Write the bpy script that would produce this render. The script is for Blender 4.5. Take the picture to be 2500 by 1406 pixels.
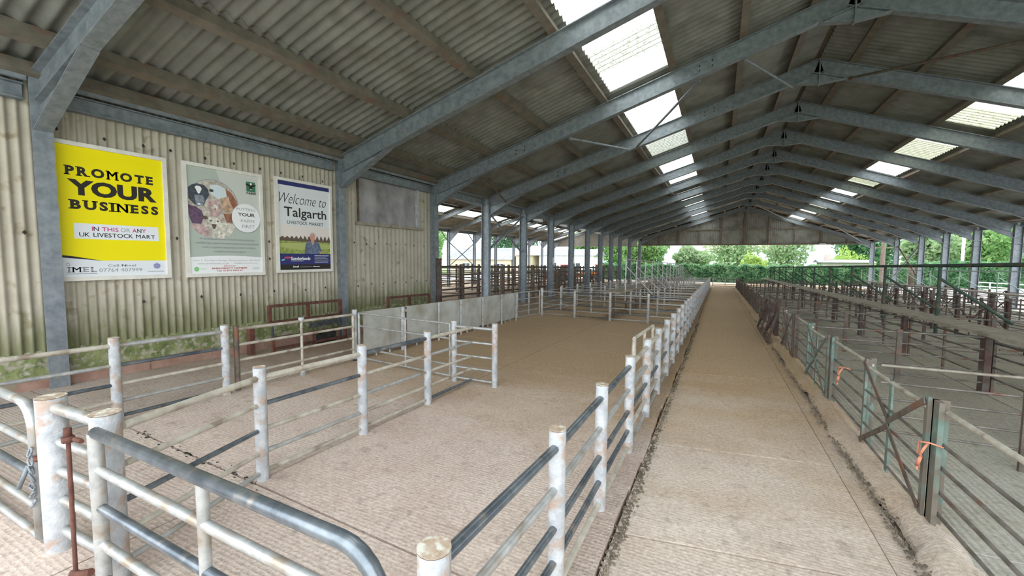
import bpy, math, random
import numpy as np
from mathutils import Vector, Matrix
random.seed(7); rng = np.random.default_rng(7)
for o in list(bpy.data.objects): bpy.data.objects.remove(o)
S = bpy.context.scene
COL = S.collection

# ------------------------------------------------------------------ camera
F_PX, YAW, PITCH, ROLL = 1036.2, .4537, .0709, .0065
EYE = Vector((0, 0, 1.667))
def camera_axes():
    cy, sy = math.cos(YAW), math.sin(YAW)
    f = Vector((-sy, cy, 0)); r = Vector((cy, sy, 0)); u = Vector((0, 0, 1))
    f2 = f*math.cos(PITCH) - u*math.sin(PITCH); u2 = u*math.cos(PITCH) + f*math.sin(PITCH)
    r3 = r*math.cos(ROLL) + u2*math.sin(ROLL); u3 = u2*math.cos(ROLL) - r*math.sin(ROLL)
    return r3, u3, f2
cd = bpy.data.cameras.new('camera'); cam = bpy.data.objects.new('camera', cd); COL.objects.link(cam)
r3, u3, f3 = camera_axes()
M = Matrix((r3, u3, -f3)).transposed().to_4x4(); M.translation = EYE
cam.matrix_world = M
cd.sensor_width = 36; cd.lens = 36*F_PX/2500; cd.clip_start = .05; cd.clip_end = 2000
S.camera = cam

# ------------------------------------------------------------------ world: bright overcast sky
W = bpy.data.worlds.new('sky'); S.world = W; W.use_nodes = True
nt = W.node_tree; nt.nodes.clear()
def wn(t): return nt.nodes.new(t)
out = wn('ShaderNodeOutputWorld'); bg = wn('ShaderNodeBackground'); tc = wn('ShaderNodeTexCoord')
noi = wn('ShaderNodeTexNoise'); noi.inputs['Scale'].default_value = 2.2; noi.inputs['Detail'].default_value = 6
rmp = wn('ShaderNodeValToRGB')
rmp.color_ramp.elements[0].position = .38; rmp.color_ramp.elements[0].color = (.70, .82, .95, 1)
rmp.color_ramp.elements[1].position = .62; rmp.color_ramp.elements[1].color = (1, 1, 1, 1)
nt.links.new(tc.outputs['Generated'], noi.inputs['Vector']); nt.links.new(noi.outputs['Fac'], rmp.inputs['Fac'])
nt.links.new(rmp.outputs['Color'], bg.inputs['Color']); nt.links.new(bg.outputs['Background'], out.inputs['Surface'])
bg.inputs['Strength'].default_value = 3.2
vs = S.view_settings
vs.view_transform = 'Standard'; vs.look = 'None'; vs.gamma = 1; vs.use_curve_mapping = False
vs.exposure = .55

# ------------------------------------------------------------------ layout constants (metres)
SLOPE = .0182                      # the floor falls gently away down the shed
def gz(y): return -SLOPE*y
XL, XR, XA = -7.602, 11.789, 2.14  # inner face of left columns, right columns, ridge
ZL, ZR, ZA = 3.88, 3.32, 6.84      # rafter top at left eave, right eave, ridge
HAL, HAR = 3.209, 2.718            # foot of the haunches
FR = [2.285, 6.953, 10.45, 13.7] + [13.653+3.35*k for k in range(1, 8)] + [41.5, 47.15]
ML = (ZA-ZL)/(XA-XL); MR = (ZA-ZR)/(XR-XA)
def zl(x): return ZL + ML*(x-XL)
def zr(x): return ZR + MR*(XR-x)
def zroof(x): return zl(x) if x < XA else zr(x)

ORD = ['first', 'second', 'third', 'fourth', 'fifth', 'sixth', 'seventh', 'eighth', 'ninth', 'tenth', 'eleventh', 'twelfth', 'thirteenth', 'fourteenth', 'fifteenth']
# ------------------------------------------------------------------ materials
MATS = {}
def pmat(name, c1, c2, scale=3., rough=.75, metal=0., c3=None, s3=8., t3=.6, bump=0., bscale=40., dist=.0, detail=5., spec=.3, w3=.06):
    m = bpy.data.materials.new(name); m.use_nodes = True; t = m.node_tree; t.nodes.clear()
    N = t.nodes.new; L = t.links.new
    o = N('ShaderNodeOutputMaterial'); b = N('ShaderNodeBsdfPrincipled'); L(b.outputs[0], o.inputs[0])
    g = N('ShaderNodeNewGeometry')
    n = N('ShaderNodeTexNoise'); n.inputs['Scale'].default_value = scale; n.inputs['Detail'].default_value = detail
    n.inputs['Roughness'].default_value = .6; n.inputs['Distortion'].default_value = dist
    L(g.outputs['Position'], n.inputs['Vector'])
    r = N('ShaderNodeValToRGB'); r.color_ramp.elements[0].position = .35; r.color_ramp.elements[1].position = .65
    r.color_ramp.elements[0].color = (*c1, 1); r.color_ramp.elements[1].color = (*c2, 1)
    L(n.outputs['Fac'], r.inputs['Fac']); colr = r.outputs['Color']
    if c3 is not None:
        n3 = N('ShaderNodeTexNoise'); n3.inputs['Scale'].default_value = s3; n3.inputs['Detail'].default_value = 6
        L(g.outputs['Position'], n3.inputs['Vector'])
        r3_ = N('ShaderNodeValToRGB'); r3_.color_ramp.elements[0].position = t3-w3; r3_.color_ramp.elements[1].position = t3+w3
        L(n3.outputs['Fac'], r3_.inputs['Fac'])
        mx = N('ShaderNodeMixRGB'); mx.inputs['Color2'].default_value = (*c3, 1)
        L(r3_.outputs['Color'], mx.inputs['Fac']); L(colr, mx.inputs['Color1']); colr = mx.outputs['Color']
    L(colr, b.inputs['Base Color'])
    b.inputs['Roughness'].default_value = rough; b.inputs['Metallic'].default_value = metal
    b.inputs['Specular IOR Level'].default_value = spec
    if bump:
        nb = N('ShaderNodeTexNoise'); nb.inputs['Scale'].default_value = bscale; nb.inputs['Detail'].default_value = 4
        L(g.outputs['Position'], nb.inputs['Vector'])
        bp = N('ShaderNodeBump'); bp.inputs['Strength'].default_value = bump; bp.inputs['Distance'].default_value = .02
        L(nb.outputs['Fac'], bp.inputs['Height']); L(bp.outputs['Normal'], b.inputs['Normal'])
    m['bsdf'] = b.name; MATS[name] = m
    return m
def flat(name, c, rough=.6):
    m = bpy.data.materials.new(name); m.use_nodes = True
    b = m.node_tree.nodes['Principled BSDF']; b.inputs['Base Color'].default_value = (*c, 1)
    b.inputs['Roughness'].default_value = rough; b.inputs['Specular IOR Level'].default_value = .25
    MATS[name] = m; return m

pmat('galv', (.18, .205, .225), (.28, .31, .33), 9, .55, .25, (.24, .25, .25), 5, .66)
pmat('silver', (.36, .37, .36), (.55, .56, .54), 14, .38, .45, (.34, .29, .23), 7, .60)
pmat('silver_dark', (.09, .11, .13), (.22, .25, .27), 8, .30, .6, (.30, .28, .25), 9, .64)
pmat('whitewash', (.36, .38, .40), (.55, .57, .58), 11, .6, .1, (.42, .33, .27), 10, .58, bump=.3, bscale=50)
pmat('post_cap', (.34, .24, .15), (.46, .38, .30), 20, .9, 0, (.6, .6, .52), 24, .55)
pmat('rust', (.10, .045, .035), (.19, .085, .06), 10, .85, .1, (.10, .05, .04), 6, .6)
pmat('maroon', (.085, .05, .042), (.145, .092, .078), 8, .8, 0, (.13, .115, .10), 5, .54)
pmat('rail_mid', (.25, .225, .18), (.36, .33, .27), 9, .55, .2, (.20, .15, .11), 6, .6)
pmat('dark_steel', (.10, .085, .07), (.19, .16, .13), 9, .7, .25, (.22, .11, .07), 6, .6)
pmat('pen_rail', (.13, .12, .10), (.25, .23, .20), 9, .6, .3, (.20, .10, .07), 5, .62)
pmat('rail_worn', (.42, .38, .31), (.60, .57, .48), 12, .5, .2, (.30, .25, .19), 6, .6)
pmat('green_paint', (.10, .165, .135), (.20, .265, .225), 10, .75, 0, (.17, .145, .115), 6, .50)
pmat('dark_green', (.028, .05, .038), (.05, .085, .06), 8, .7, 0, (.13, .08, .05), 5, .62)
pmat('pale_green', (.34, .48, .42), (.45, .56, .50), 8, .7)
pmat('purlin', (.15, .135, .105), (.215, .19, .15), 5, .85, 0, (.20, .13, .095), 3, .62, bump=.1)
pmat('fibre', (.205, .21, .185), (.28, .284, .252), 2.2, .9, 0, (.135, .13, .105), 1.3, .63, bump=.2, bscale=60, w3=.12)
pmat('ridge', (.20, .18, .14), (.27, .24, .19), 3, .9, 0, (.17, .12, .075), 1.5, .58, w3=.15)
pmat('plank', (.26, .225, .17), (.38, .335, .27), 7, .85, 0, (.22, .18, .14), 4, .62, bump=.3, bscale=30)
pmat('sheet_galv', (.40, .41, .37), (.53, .54, .50), 3, .55, .2, (.33, .30, .24), 2.2, .58, w3=.12)
pmat('moss', (.13, .17, .06), (.30, .33, .15), 7, .95, 0, (.40, .38, .30), 13, .56, bump=.9, bscale=14)
pmat('red_plinth', (.30, .17, .13), (.42, .28, .22), 4, .95, 0, (.28, .25, .17), 3, .6)
pmat('earth', (.10, .085, .06), (.20, .17, .13), 9, .97, 0, (.30, .25, .19), 5, .58, bump=.6, bscale=25)
pmat('sub_base', (.20, .17, .13), (.30, .26, .20), 2, .95)
pmat('yard', (.50, .48, .45), (.62, .60, .56), .8, .95, 0, (.42, .38, .33), .5, .6, w3=.15)
pmat('grass', (.13, .26, .06), (.24, .40, .12), .6, .95)
pmat('frame_white', (.70, .68, .60), (.80, .78, .71), 6, .6)
pmat('brown_leather', (.25, .16, .1), (.35, .2, .12), 6, .8)
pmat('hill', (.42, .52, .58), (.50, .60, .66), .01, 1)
pmat('bark', (.14, .10, .07), (.25, .20, .15), 5, .95, bump=.6, bscale=12)
pmat('render_white', (.74, .75, .76), (.84, .85, .85), .7, .9)
pmat('render_cream', (.48, .40, .28), (.55, .47, .35), .6, .9)
pmat('slate', (.17, .18, .20), (.26, .27, .29), 1.5, .7)
pmat('tile_red', (.50, .33, .27), (.60, .42, .35), 2, .8)
pmat('concrete_wall', (.32, .31, .27), (.40, .385, .345), 2, .9)
pmat('twine', (.62, .22, .13), (.75, .32, .20), 20, .8)
pmat('black_rubber', (.02, .02, .02), (.05, .05, .05), 9, .6)
flat('glass_dark', (.05, .06, .07), .15)
flat('orange_paint', (.85, .25, .05)); flat('red_paint', (.50, .05, .05))
for nm, c in dict(yellow=(.93, .80, .0), black_ink=(.03, .025, .02), paper=(.80, .83, .86), magenta=(.62, .05, .22), grey_ink=(.33, .34, .38),
                  sage=(.47, .53, .46), sage_light=(.62, .64, .58), white_ink=(.88, .89, .88), navy=(.035, .04, .16), green_logo=(.06, .20, .12), pale_blue=(.66, .76, .78),
                  red_ink=(.60, .10, .10), tan=(.62, .42, .28), brown_ink=(.35, .15, .09), plum=(.16, .09, .16), cow=(.07, .08, .10), cow_grey=(.26, .29, .33),
                  wool=(.72, .68, .58), fleece=(.60, .55, .46), pink=(.66, .44, .42), field=(.34, .40, .10), field2=(.45, .50, .17), cloud=(.80, .74, .68), hedge_ink=(.14, .10, .07), shirt=(.16, .20, .30),
                  shirt2=(.11, .14, .22), skin=(.62, .32, .24), hair=(.55, .48, .42), sky_ink=(.75, .78, .79), cyan=(.25, .60, .80), logo_red=(.65, .08, .14), violet=(.22, .20, .45), green_tick=(.25, .60, .25)).items():
    flat('ink_'+nm, c, .45)

for nm, c in dict(tan=(.62, .42, .28), brown_ink=(.35, .15, .09), plum=(.16, .09, .16), cow=(.07, .08, .10), cow_grey=(.26, .29, .33), wool=(.72, .68, .58), fleece=(.60, .55, .46), pink=(.60, .42, .40), field=(.34, .40, .10), shirt=(.16, .20, .30)).items():
    pmat('ink_'+nm, tuple(x*.6 for x in c), tuple(min(1, x*1.25) for x in c), 16, .45, 0, tuple(x*.35+.1 for x in c), 30, .64)
# corrugated wall cladding: cream paint, green algae creeping up from the foot
def clad_material():
    m = pmat('cladding', (.40, .365, .285), (.51, .47, .38), 2.5, .75, 0, (.31, .265, .18), 5, .64)
    t = m.node_tree; b = t.nodes[m['bsdf']]; N = t.nodes.new; L = t.links.new
    src = b.inputs['Base Color'].links[0].from_socket
    g = N('ShaderNodeNewGeometry'); sx = N('ShaderNodeSeparateXYZ'); L(g.outputs['Position'], sx.inputs[0])
    mp = N('ShaderNodeMapRange'); mp.inputs['From Min'].default_value = .35; mp.inputs['From Max'].default_value = 1.25
    mp.inputs['To Min'].default_value = .62; mp.inputs['To Max'].default_value = -.12; L(sx.outputs['Z'], mp.inputs['Value'])
    n = N('ShaderNodeTexNoise'); n.inputs['Scale'].default_value = 3.; n.inputs['Detail'].default_value = 6
    vm = N('ShaderNodeVectorMath'); vm.operation = 'MULTIPLY'; vm.inputs[1].default_value = (1, 4, .5)
    L(g.outputs['Position'], vm.inputs[0]); L(vm.outputs[0], n.inputs['Vector'])
    ad = N('ShaderNodeMath'); ad.operation = 'ADD'; L(mp.outputs[0], ad.inputs[0]); L(n.outputs['Fac'], ad.inputs[1])
    r = N('ShaderNodeValToRGB'); r.color_ramp.elements[0].position = .55; r.color_ramp.elements[1].position = 1.
    r.color_ramp.elements[1].color = (.85, .85, .85, 1); L(ad.outputs[0], r.inputs['Fac'])
    mx = N('ShaderNodeMixRGB'); mx.inputs['Color2'].default_value = (.16, .175, .075, 1)
    L(r.outputs['Color'], mx.inputs['Fac']); L(src, mx.inputs['Color1']); L(mx.outputs['Color'], b.inputs['Base Color'])
clad_material()

# concrete: pinkish slab, studded tamping, brown trodden dirt further down the shed
def concrete(name, c1, c2, dirt, y0, y1, studs=.35, groove=None, maxd=.92):
    m = pmat(name, c1, c2, 1.3, .9, 0, tuple(x*.72 for x in c1), 9, .68, w3=.1, spec=.2)
    t = m.node_tree; b = t.nodes[m['bsdf']]; N = t.nodes.new; L = t.links.new
    src = b.inputs['Base Color'].links[0].from_socket
    g = N('ShaderNodeNewGeometry'); sx = N('ShaderNodeSeparateXYZ'); L(g.outputs['Position'], sx.inputs[0])
    mp = N('ShaderNodeMapRange'); mp.inputs['From Min'].default_value = y0; mp.inputs['From Max'].default_value = y1
    mp.inputs['To Min'].default_value = -.15; mp.inputs['To Max'].default_value = .75; L(sx.outputs['Y'], mp.inputs['Value'])
    n = N('ShaderNodeTexNoise'); n.inputs['Scale'].default_value = .9; n.inputs['Detail'].default_value = 8; n.inputs['Roughness'].default_value = .65
    vm = N('ShaderNodeVectorMath'); vm.operation = 'MULTIPLY'; vm.inputs[1].default_value = (.7, 1.6, 1)
    L(g.outputs['Position'], vm.inputs[0]); L(vm.outputs[0], n.inputs['Vector'])
    ad = N('ShaderNodeMath'); ad.operation = 'ADD'; L(mp.outputs[0], ad.inputs[0]); L(n.outputs['Fac'], ad.inputs[1])
    r = N('ShaderNodeValToRGB'); r.color_ramp.elements[0].position = .45; r.color_ramp.elements[1].position = 1.
    r.color_ramp.elements[1].color = (maxd, maxd, maxd, 1); L(ad.outputs[0], r.inputs['Fac'])
    mx = N('ShaderNodeMixRGB'); mx.inputs['Color2'].default_value = (*dirt, 1)
    L(r.outputs['Color'], mx.inputs['Fac']); L(src, mx.inputs['Color1'])
    ns = N('ShaderNodeTexNoise'); ns.inputs['Scale'].default_value = 38; ns.inputs['Detail'].default_value = 5; ns.inputs['Roughness'].default_value = .7
    L(g.outputs['Position'], ns.inputs['Vector'])
    rs = N('ShaderNodeValToRGB'); rs.color_ramp.elements[0].position = .3; rs.color_ramp.elements[0].color = (.62, .60, .58, 1); rs.color_ramp.elements[1].position = .62
    rs.color_ramp.elements[1].color = (1.12, 1.12, 1.12, 1)
    L(ns.outputs['Fac'], rs.inputs['Fac'])
    mu = N('ShaderNodeMixRGB'); mu.blend_type = 'MULTIPLY'; mu.inputs['Fac'].default_value = .8
    L(mx.outputs['Color'], mu.inputs['Color1']); L(rs.outputs['Color'], mu.inputs['Color2']); L(mu.outputs['Color'], b.inputs['Base Color'])
    if groove:
        wv = N('ShaderNodeTexWave'); wv.inputs['Scale'].default_value = groove; wv.bands_direction = 'X'; wv.inputs['Distortion'].default_value = .6
        L(g.outputs['Position'], wv.inputs['Vector']); h = wv.outputs['Fac']
    else:
        vo = N('ShaderNodeTexVoronoi'); vo.inputs['Scale'].default_value = 34; vo.inputs['Randomness'].default_value = .25
        L(g.outputs['Position'], vo.inputs['Vector']); h = vo.outputs['Distance']
    hm = N('ShaderNodeMath'); hm.operation = 'ADD'; L(h, hm.inputs[0]); L(ns.outputs['Fac'], hm.inputs[1])
    bp = N('ShaderNodeBump'); bp.inputs['Strength'].default_value = studs; bp.inputs['Distance'].default_value = .012
    L(hm.outputs[0], bp.inputs['Height']); L(bp.outputs['Normal'], b.inputs['Normal'])
concrete('slab_pen', (.56, .45, .38), (.66, .56, .48), (.46, .325, .19), 2.8, 7.5, .55)
concrete('slab_walk', (.58, .49, .41), (.68, .60, .51), (.48, .34, .20), 2.0, 9.5, .4)
concrete('slab_right', (.44, .43, .36), (.54, .53, .46), (.36, .31, .22), 2.5, 9., .6, 7., maxd=.5)
concrete('slab_yard', (.55, .50, .50), (.66, .61, .61), (.45, .38, .33), 20., 40., .5)
concrete('slab_alley', (.44, .37, .32), (.54, .46, .40), (.34, .25, .17), 2.0, 7., .5)

# translucent rooflight sheets let the real sky through
def rooflight(name, tcol, mixf):
    m = bpy.data.materials.new(name); m.use_nodes = True; t = m.node_tree; t.nodes.clear(); N = t.nodes.new; L = t.links.new
    o = N('ShaderNodeOutputMaterial'); mx = N('ShaderNodeMixShader'); tr = N('ShaderNodeBsdfTransparent'); tl = N('ShaderNodeBsdfTranslucent')
    g = N('ShaderNodeNewGeometry'); n = N('ShaderNodeTexNoise'); n.inputs['Scale'].default_value = 22; n.inputs['Detail'].default_value = 7
    L(g.outputs['Position'], n.inputs['Vector'])
    r = N('ShaderNodeValToRGB'); r.color_ramp.elements[0].position = .36; r.color_ramp.elements[1].position = .5
    r.color_ramp.elements[0].color = (*[x*.55 for x in tcol], 1); r.color_ramp.elements[1].color = (*tcol, 1)
    L(n.outputs['Fac'], r.inputs['Fac']); L(r.outputs['Color'], tr.inputs['Color']); L(r.outputs['Color'], tl.inputs['Color'])
    mx.inputs['Fac'].default_value = mixf
    L(tr.outputs[0], mx.inputs[1]); L(tl.outputs[0], mx.inputs[2]); L(mx.outputs[0], o.inputs[0]); MATS[name] = m
rooflight('rooflight_clear', (.98, .98, .93), .35)
rooflight('rooflight_dirty', (.33, .34, .28), .5)
rooflight('rooflight_green', (.36, .36, .25), .5)
def polycarb():
    m = pmat('plastic_pane', (.20, .19, .19), (.34, .31, .31), 2.2, .3, 0, (.42, .40, .38), 1.8, .62, dist=1.5, w3=.15, spec=.6)
    t = m.node_tree; b = t.nodes[m['bsdf']]; b.inputs['Roughness'].default_value = .28
polycarb()

# leaves
def leaf(name, c1, c2, tl=.35):
    m = bpy.data.materials.new(name); m.use_nodes = True; t = m.node_tree; t.nodes.clear(); N = t.nodes.new; L = t.links.new
    o = N('ShaderNodeOutputMaterial'); d = N('ShaderNodeBsdfDiffuse'); tr = N('ShaderNodeBsdfTranslucent'); mx = N('ShaderNodeMixShader')
    g = N('ShaderNodeNewGeometry'); n = N('ShaderNodeTexNoise'); n.inputs['Scale'].default_value = 1.1; n.inputs['Detail'].default_value = 6
    L(g.outputs['Position'], n.inputs['Vector']); r = N('ShaderNodeValToRGB'); r.color_ramp.elements[0].position = .35; r.color_ramp.elements[1].position = .65
    r.color_ramp.elements[0].color = (*c1, 1); r.color_ramp.elements[1].color = (*c2, 1); L(n.outputs['Fac'], r.inputs['Fac'])
    L(r.outputs['Color'], d.inputs['Color']); L(r.outputs['Color'], tr.inputs['Color']); mx.inputs['Fac'].default_value = tl
    L(d.outputs[0], mx.inputs[1]); L(tr.outputs[0], mx.inputs[2]); L(mx.outputs[0], o.inputs[0]); MATS[name] = m
leaf('leaf_hedge', (.07, .18, .08), (.22, .38, .20), .45); leaf('leaf_mid', (.14, .29, .09), (.32, .47, .20), .45); leaf('leaf_dark', (.08, .20, .10), (.20, .35, .20), .45)
leaf('leaf_lime', (.28, .42, .09), (.46, .58, .19), .45); leaf('leaf_pale', (.22, .34, .16), (.40, .50, .30), .45)

# ------------------------------------------------------------------ mesh helpers
class G:
    def __init__(s): s.v = []; s.f = []; s.sm = set()
    def add(s, vs, fs, smooth=False):
        b = len(s.v); s.v += [tuple(v) for v in vs]
        for f in fs:
            if smooth: s.sm.add(len(s.f))
            s.f.append(tuple(i+b for i in f))
        return s
    def box(s, a, b):
        x0, y0, z0 = a; x1, y1, z1 = b
        return s.add([(x0, y0, z0), (x1, y0, z0), (x1, y1, z0), (x0, y1, z0), (x0, y0, z1), (x1, y0, z1), (x1, y1, z1), (x0, y1, z1)],
                     [(0, 3, 2, 1), (4, 5, 6, 7), (0, 1, 5, 4), (1, 2, 6, 5), (2, 3, 7, 6), (3, 0, 4, 7)])
    def prism(s, prof, d):                     # closed profile (list of 3D points) swept by vector d
        n = len(prof); p = [Vector(a) for a in prof]; d = Vector(d)
        s.add(p + [a+d for a in p], [tuple(range(n-1, -1, -1)), tuple(range(n, 2*n))] + [(i, (i+1) % n, n+(i+1) % n, n+i) for i in range(n)])
        return s
    def tube(s, pts, r, n=10, cap=True):
        pts = [Vector(p) for p in pts]; rings = []; up = None
        for i, p in enumerate(pts):
            t = (pts[min(i+1, len(pts)-1)] - pts[max(i-1, 0)]).normalized()
            if up is None: up = Vector((0, 0, 1)) if abs(t.z) < .9 else Vector((0, 1, 0))
            a = t.cross(up).normalized(); b = a.cross(t).normalized(); up = b
            rr = r[i] if isinstance(r, (list, tuple)) else r
            rings.append([p + a*rr*math.cos(2*math.pi*k/n) + b*rr*math.sin(2*math.pi*k/n) for k in range(n)])
        vs = [v for rg in rings for v in rg]; fs = []
        for i in range(len(pts)-1):
            for k in range(n): fs.append((i*n+k, i*n+(k+1) % n, (i+1)*n+(k+1) % n, (i+1)*n+k))
        s.add(vs, fs, True)
        if cap:
            b = len(s.v)-len(vs); s.f.append(tuple(b+k for k in range(n-1, -1, -1))); s.f.append(tuple(b+(len(pts)-1)*n+k for k in range(n)))
        return s
    def ibeam(s, p, q, dv, wv, D, Bf, tf=.016, tw=.012):
        p = Vector(p); q = Vector(q); dv = Vector(dv).normalized(); wv = Vector(wv).normalized()
        h = D/2; w = Bf/2; c = tw/2
        prof = [(-h, -w), (-h, w), (-h+tf, w), (-h+tf, c), (h-tf, c), (h-tf, w), (h, w), (h, -w), (h-tf, -w), (h-tf, -c), (-h+tf, -c), (-h+tf, -w)]
        a = [p + dv*x + wv*y for x, y in prof]; b = [q + dv*x + wv*y for x, y in prof]; n = 12
        s.add(a+b, [(i, (i+1) % n, n+(i+1) % n, n+i) for i in range(n)])
        for o in (0, n):
            for fc in ((0, 1, 2, 11), (3, 4, 9, 10), (5, 6, 7, 8)):
                s.f.append(tuple(len(s.v)-2*n+o+k for k in fc))
        return s
    def mesh(s, name, mat):
        me = bpy.data.meshes.new(name); me.from_pydata(s.v, [], s.f)
        if s.sm:
            fl = [i in s.sm for i in range(len(s.f))]; me.polygons.foreach_set('use_smooth', fl)
        me.materials.append(MATS[mat]); me.update(); return me

def put(name, me, parent=None, loc=(0, 0, 0), label=None, cat=None, group=None, kind=None):
    o = bpy.data.objects.new(name, me); COL.objects.link(o); o.location = loc
    if parent is not None: o.parent = parent
    if label: o['label'] = label
    if cat: o['category'] = cat
    if group: o['group'] = group
    if kind: o['kind'] = kind
    return o
def thing(name, loc, label, cat, group=None, kind=None):
    o = put(name, None, None, loc, label, cat, group, kind); o.empty_display_size = .1; return o
def wpos(o):
    p = Vector(o.location)
    while o.parent is not None: o = o.parent; p += Vector(o.location)
    return p
UN = {}
def unit_tube(mat, n):
    k = ('t', mat, n)
    if k not in UN: UN[k] = G().tube([(0, 0, 0), (0, 0, 1)], 1, n).mesh('tube', mat)
    return UN[k]
def unit_box(mat):
    k = ('b', mat)
    if k not in UN: UN[k] = G().box((-.5, -.5, 0), (.5, .5, 1)).mesh('bar', mat)
    return UN[k]
def orient(o, p, q, parent, sx, sy, up=None):
    p = Vector(p); q = Vector(q); d = q-p; L = d.length; z = d/L
    ref = Vector(up) if up else (Vector((0, 0, 1)) if abs(z.z) < .95 else Vector((0, 1, 0)))
    x = ref.cross(z).normalized(); y = z.cross(x)
    if parent is not None: o.parent = parent; p = p - wpos(parent)
    o.matrix_basis = Matrix(((x.x*sx, y.x*sy, z.x*L, p.x), (x.y*sx, y.y*sy, z.y*L, p.y), (x.z*sx, y.z*sy, z.z*L, p.z), (0, 0, 0, 1)))
    return o
def rod(name, p, q, r, mat, parent, n=8):
    o = bpy.data.objects.new(name, unit_tube(mat, n)); COL.objects.link(o); return orient(o, p, q, parent, r, r)
def bar(name, p, q, w, t, mat, parent, up=None):   # w = sideways, t = along up
    o = bpy.data.objects.new(name, unit_box(mat)); COL.objects.link(o); return orient(o, p, q, parent, w, t, up)
def local(g, name, mat, parent, **kw):             # mesh given in world coordinates, stored relative to the parent
    w = wpos(parent); g.v = [(a-w.x, b-w.y, c-w.z) for a, b, c in g.v]
    return put(name, g.mesh(name, mat), parent, **kw)
def struct(name, g, mat, parent=None):
    return put(name, g.mesh(name, mat), parent, kind='structure' if parent is None else None)

# ================================================================== SETTING: floor
gs = G()
gs.add([(-24, -8, gz(-8)-.09), (14, -8, gz(-8)-.09), (14, 52, gz(52)-.09), (-24, 52, gz(52)-.09)], [(0, 1, 2, 3)])
floor = struct('floor', gs, 'sub_base')
def slab(poly, mat, th=.1, dz=0., name='slab'):
    n = len(poly); g = G()
    g.add([(x, y, gz(y)+dz-.0) for x, y in poly] + [(x, y, gz(y)+dz-th) for x, y in poly],
          [tuple(range(n)), tuple(range(2*n-1, n-1, -1))] + [(i, n+i, n+(i+1) % n, (i+1) % n) for i in range(n)])
    return put(name, g.mesh(name, mat), floor)
def lerp(a, b, t): return a+(b-a)*t
# collecting pen between the wall corridor and the walkway fence; joints run slightly askew
jl = [-2.2, -.2, 2.05, 4.10, 6.2, 8.3, 10.5, 12.7] + [12.7+2.2*k for k in range(1, 13)]
jr = [-2.3, -.35, 1.80, 3.78, 5.9, 8.1, 10.4, 12.6] + [12.6+2.2*k for k in range(1, 13)]
gap = .012
for i in range(len(jl)-1):
    m = 'slab_pen'
    xm = -3.1
    ym0 = lerp(jl[i], jr[i], .5); ym1 = lerp(jl[i+1], jr[i+1], .5)
    slab([(-5.7, jl[i]+gap), (xm, ym0+gap), (xm, ym1-gap), (-5.7, jl[i+1]-gap)], m)
    slab([(xm+gap, ym0+gap), (-.60, jr[i]+gap), (-.60, jr[i+1]-gap), (xm+gap, ym1-gap)], m)
    slab([(-7.95, jl[i]+gap), (-5.72, jl[i]+gap), (-5.72, jl[i+1]-gap), (-7.95, jl[i+1]-gap)], 'slab_alley')
# walkway slabs
wy = [-2.5, .3, 2.72, 4.25, 7.3, 10.4, 13.5, 16.6, 19.7, 22.8, 25.9, 29, 32.1, 35.2, 38.3, 40.4]
for a, b in zip(wy[:-1], wy[1:]):
    t = .30 if a in (2.72,) else 0
    slab([(-.53, a+gap-.12), (.94, a+gap+.12), (.94, b-gap+.12), (-.53, b-gap-.12)], 'slab_walk', dz=-.012)
# narrow gutter edge strip beside the right fence
for a, b in zip(wy[:-1], wy[1:]):
    slab([(.955, a+gap), (1.10, a+gap), (1.10, b-gap), (.955, b-gap)], 'slab_walk', dz=-.03)
# right-hand pens
for x0, x1 in ((1.34, 3.30), (3.32, 5.60), (5.62, 7.40), (7.42, 9.40), (9.42, 11.65)):
    y = -2.3 if x0 < 3 else 1.0
    while y < 40:
        slab([(x0, y+gap), (x1, y+gap), (x1, min(y+2.83, 40.4)-gap), (x0, min(y+2.83, 40.4)-gap)], 'slab_right', dz=0.0); y += 2.83
# cross passage at the far end and the cattle shed floor
slab([(-7.95, 40.42), (11.65, 40.42), (11.65, 51.8), (-7.95, 51.8)], 'slab_walk')
for k in range(8):
    y0 = 2.0+6.2*k
    slab([(-23.8, y0), (-15.9, y0), (-15.9, y0+6.18), (-23.8, y0+6.18)], 'slab_alley'); slab([(-15.88, y0), (-7.97, y0), (-7.97, y0+6.18), (-15.88, y0+6.18)], 'slab_alley')
# pale yard concrete in front of the gates
slab([(-7.9, -3), (-3.72, -3), (-3.72, .62), (-7.9, 1.05)], 'slab_yard', dz=.012)
# kerb under the walkway fence and broken kerb under the right fence
g = G()
for i in range(80):
    y0 = -1+.52*i; y1 = y0+.525
    w0 = -.545+.012*math.sin(y0*9)+rng.uniform(-.006, .006)
    g.box((-.74, y0, gz(y0)-.09), (w0, y1, gz(y0)+.012))
trim1 = struct('trim_1', g, 'slab_pen')
ny = 420; xs = [1.10, 1.14, 1.19, 1.24, 1.29, 1.35, 1.40]; prof = [-.05, .0, .045, .055, .045, .02, -.02]
g = G(); vv = []
for i in range(ny+1):
    y = -1+41*i/ny; e = .035*math.sin(y*2.1)+.02*math.sin(y*5.7)
    for k, (x, h) in enumerate(zip(xs, prof)):
        vv.append((x+(e if k < 3 else e*.3)+rng.uniform(-.012, .012), y, gz(y)+h+rng.uniform(-.014, .014)))
ff = [(i*7+k, i*7+k+1, (i+1)*7+k+1, (i+1)*7+k) for i in range(ny) for k in range(6)]
g.add(vv, ff, True); trim2 = struct('trim_2', g, 'slab_walk')
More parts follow.
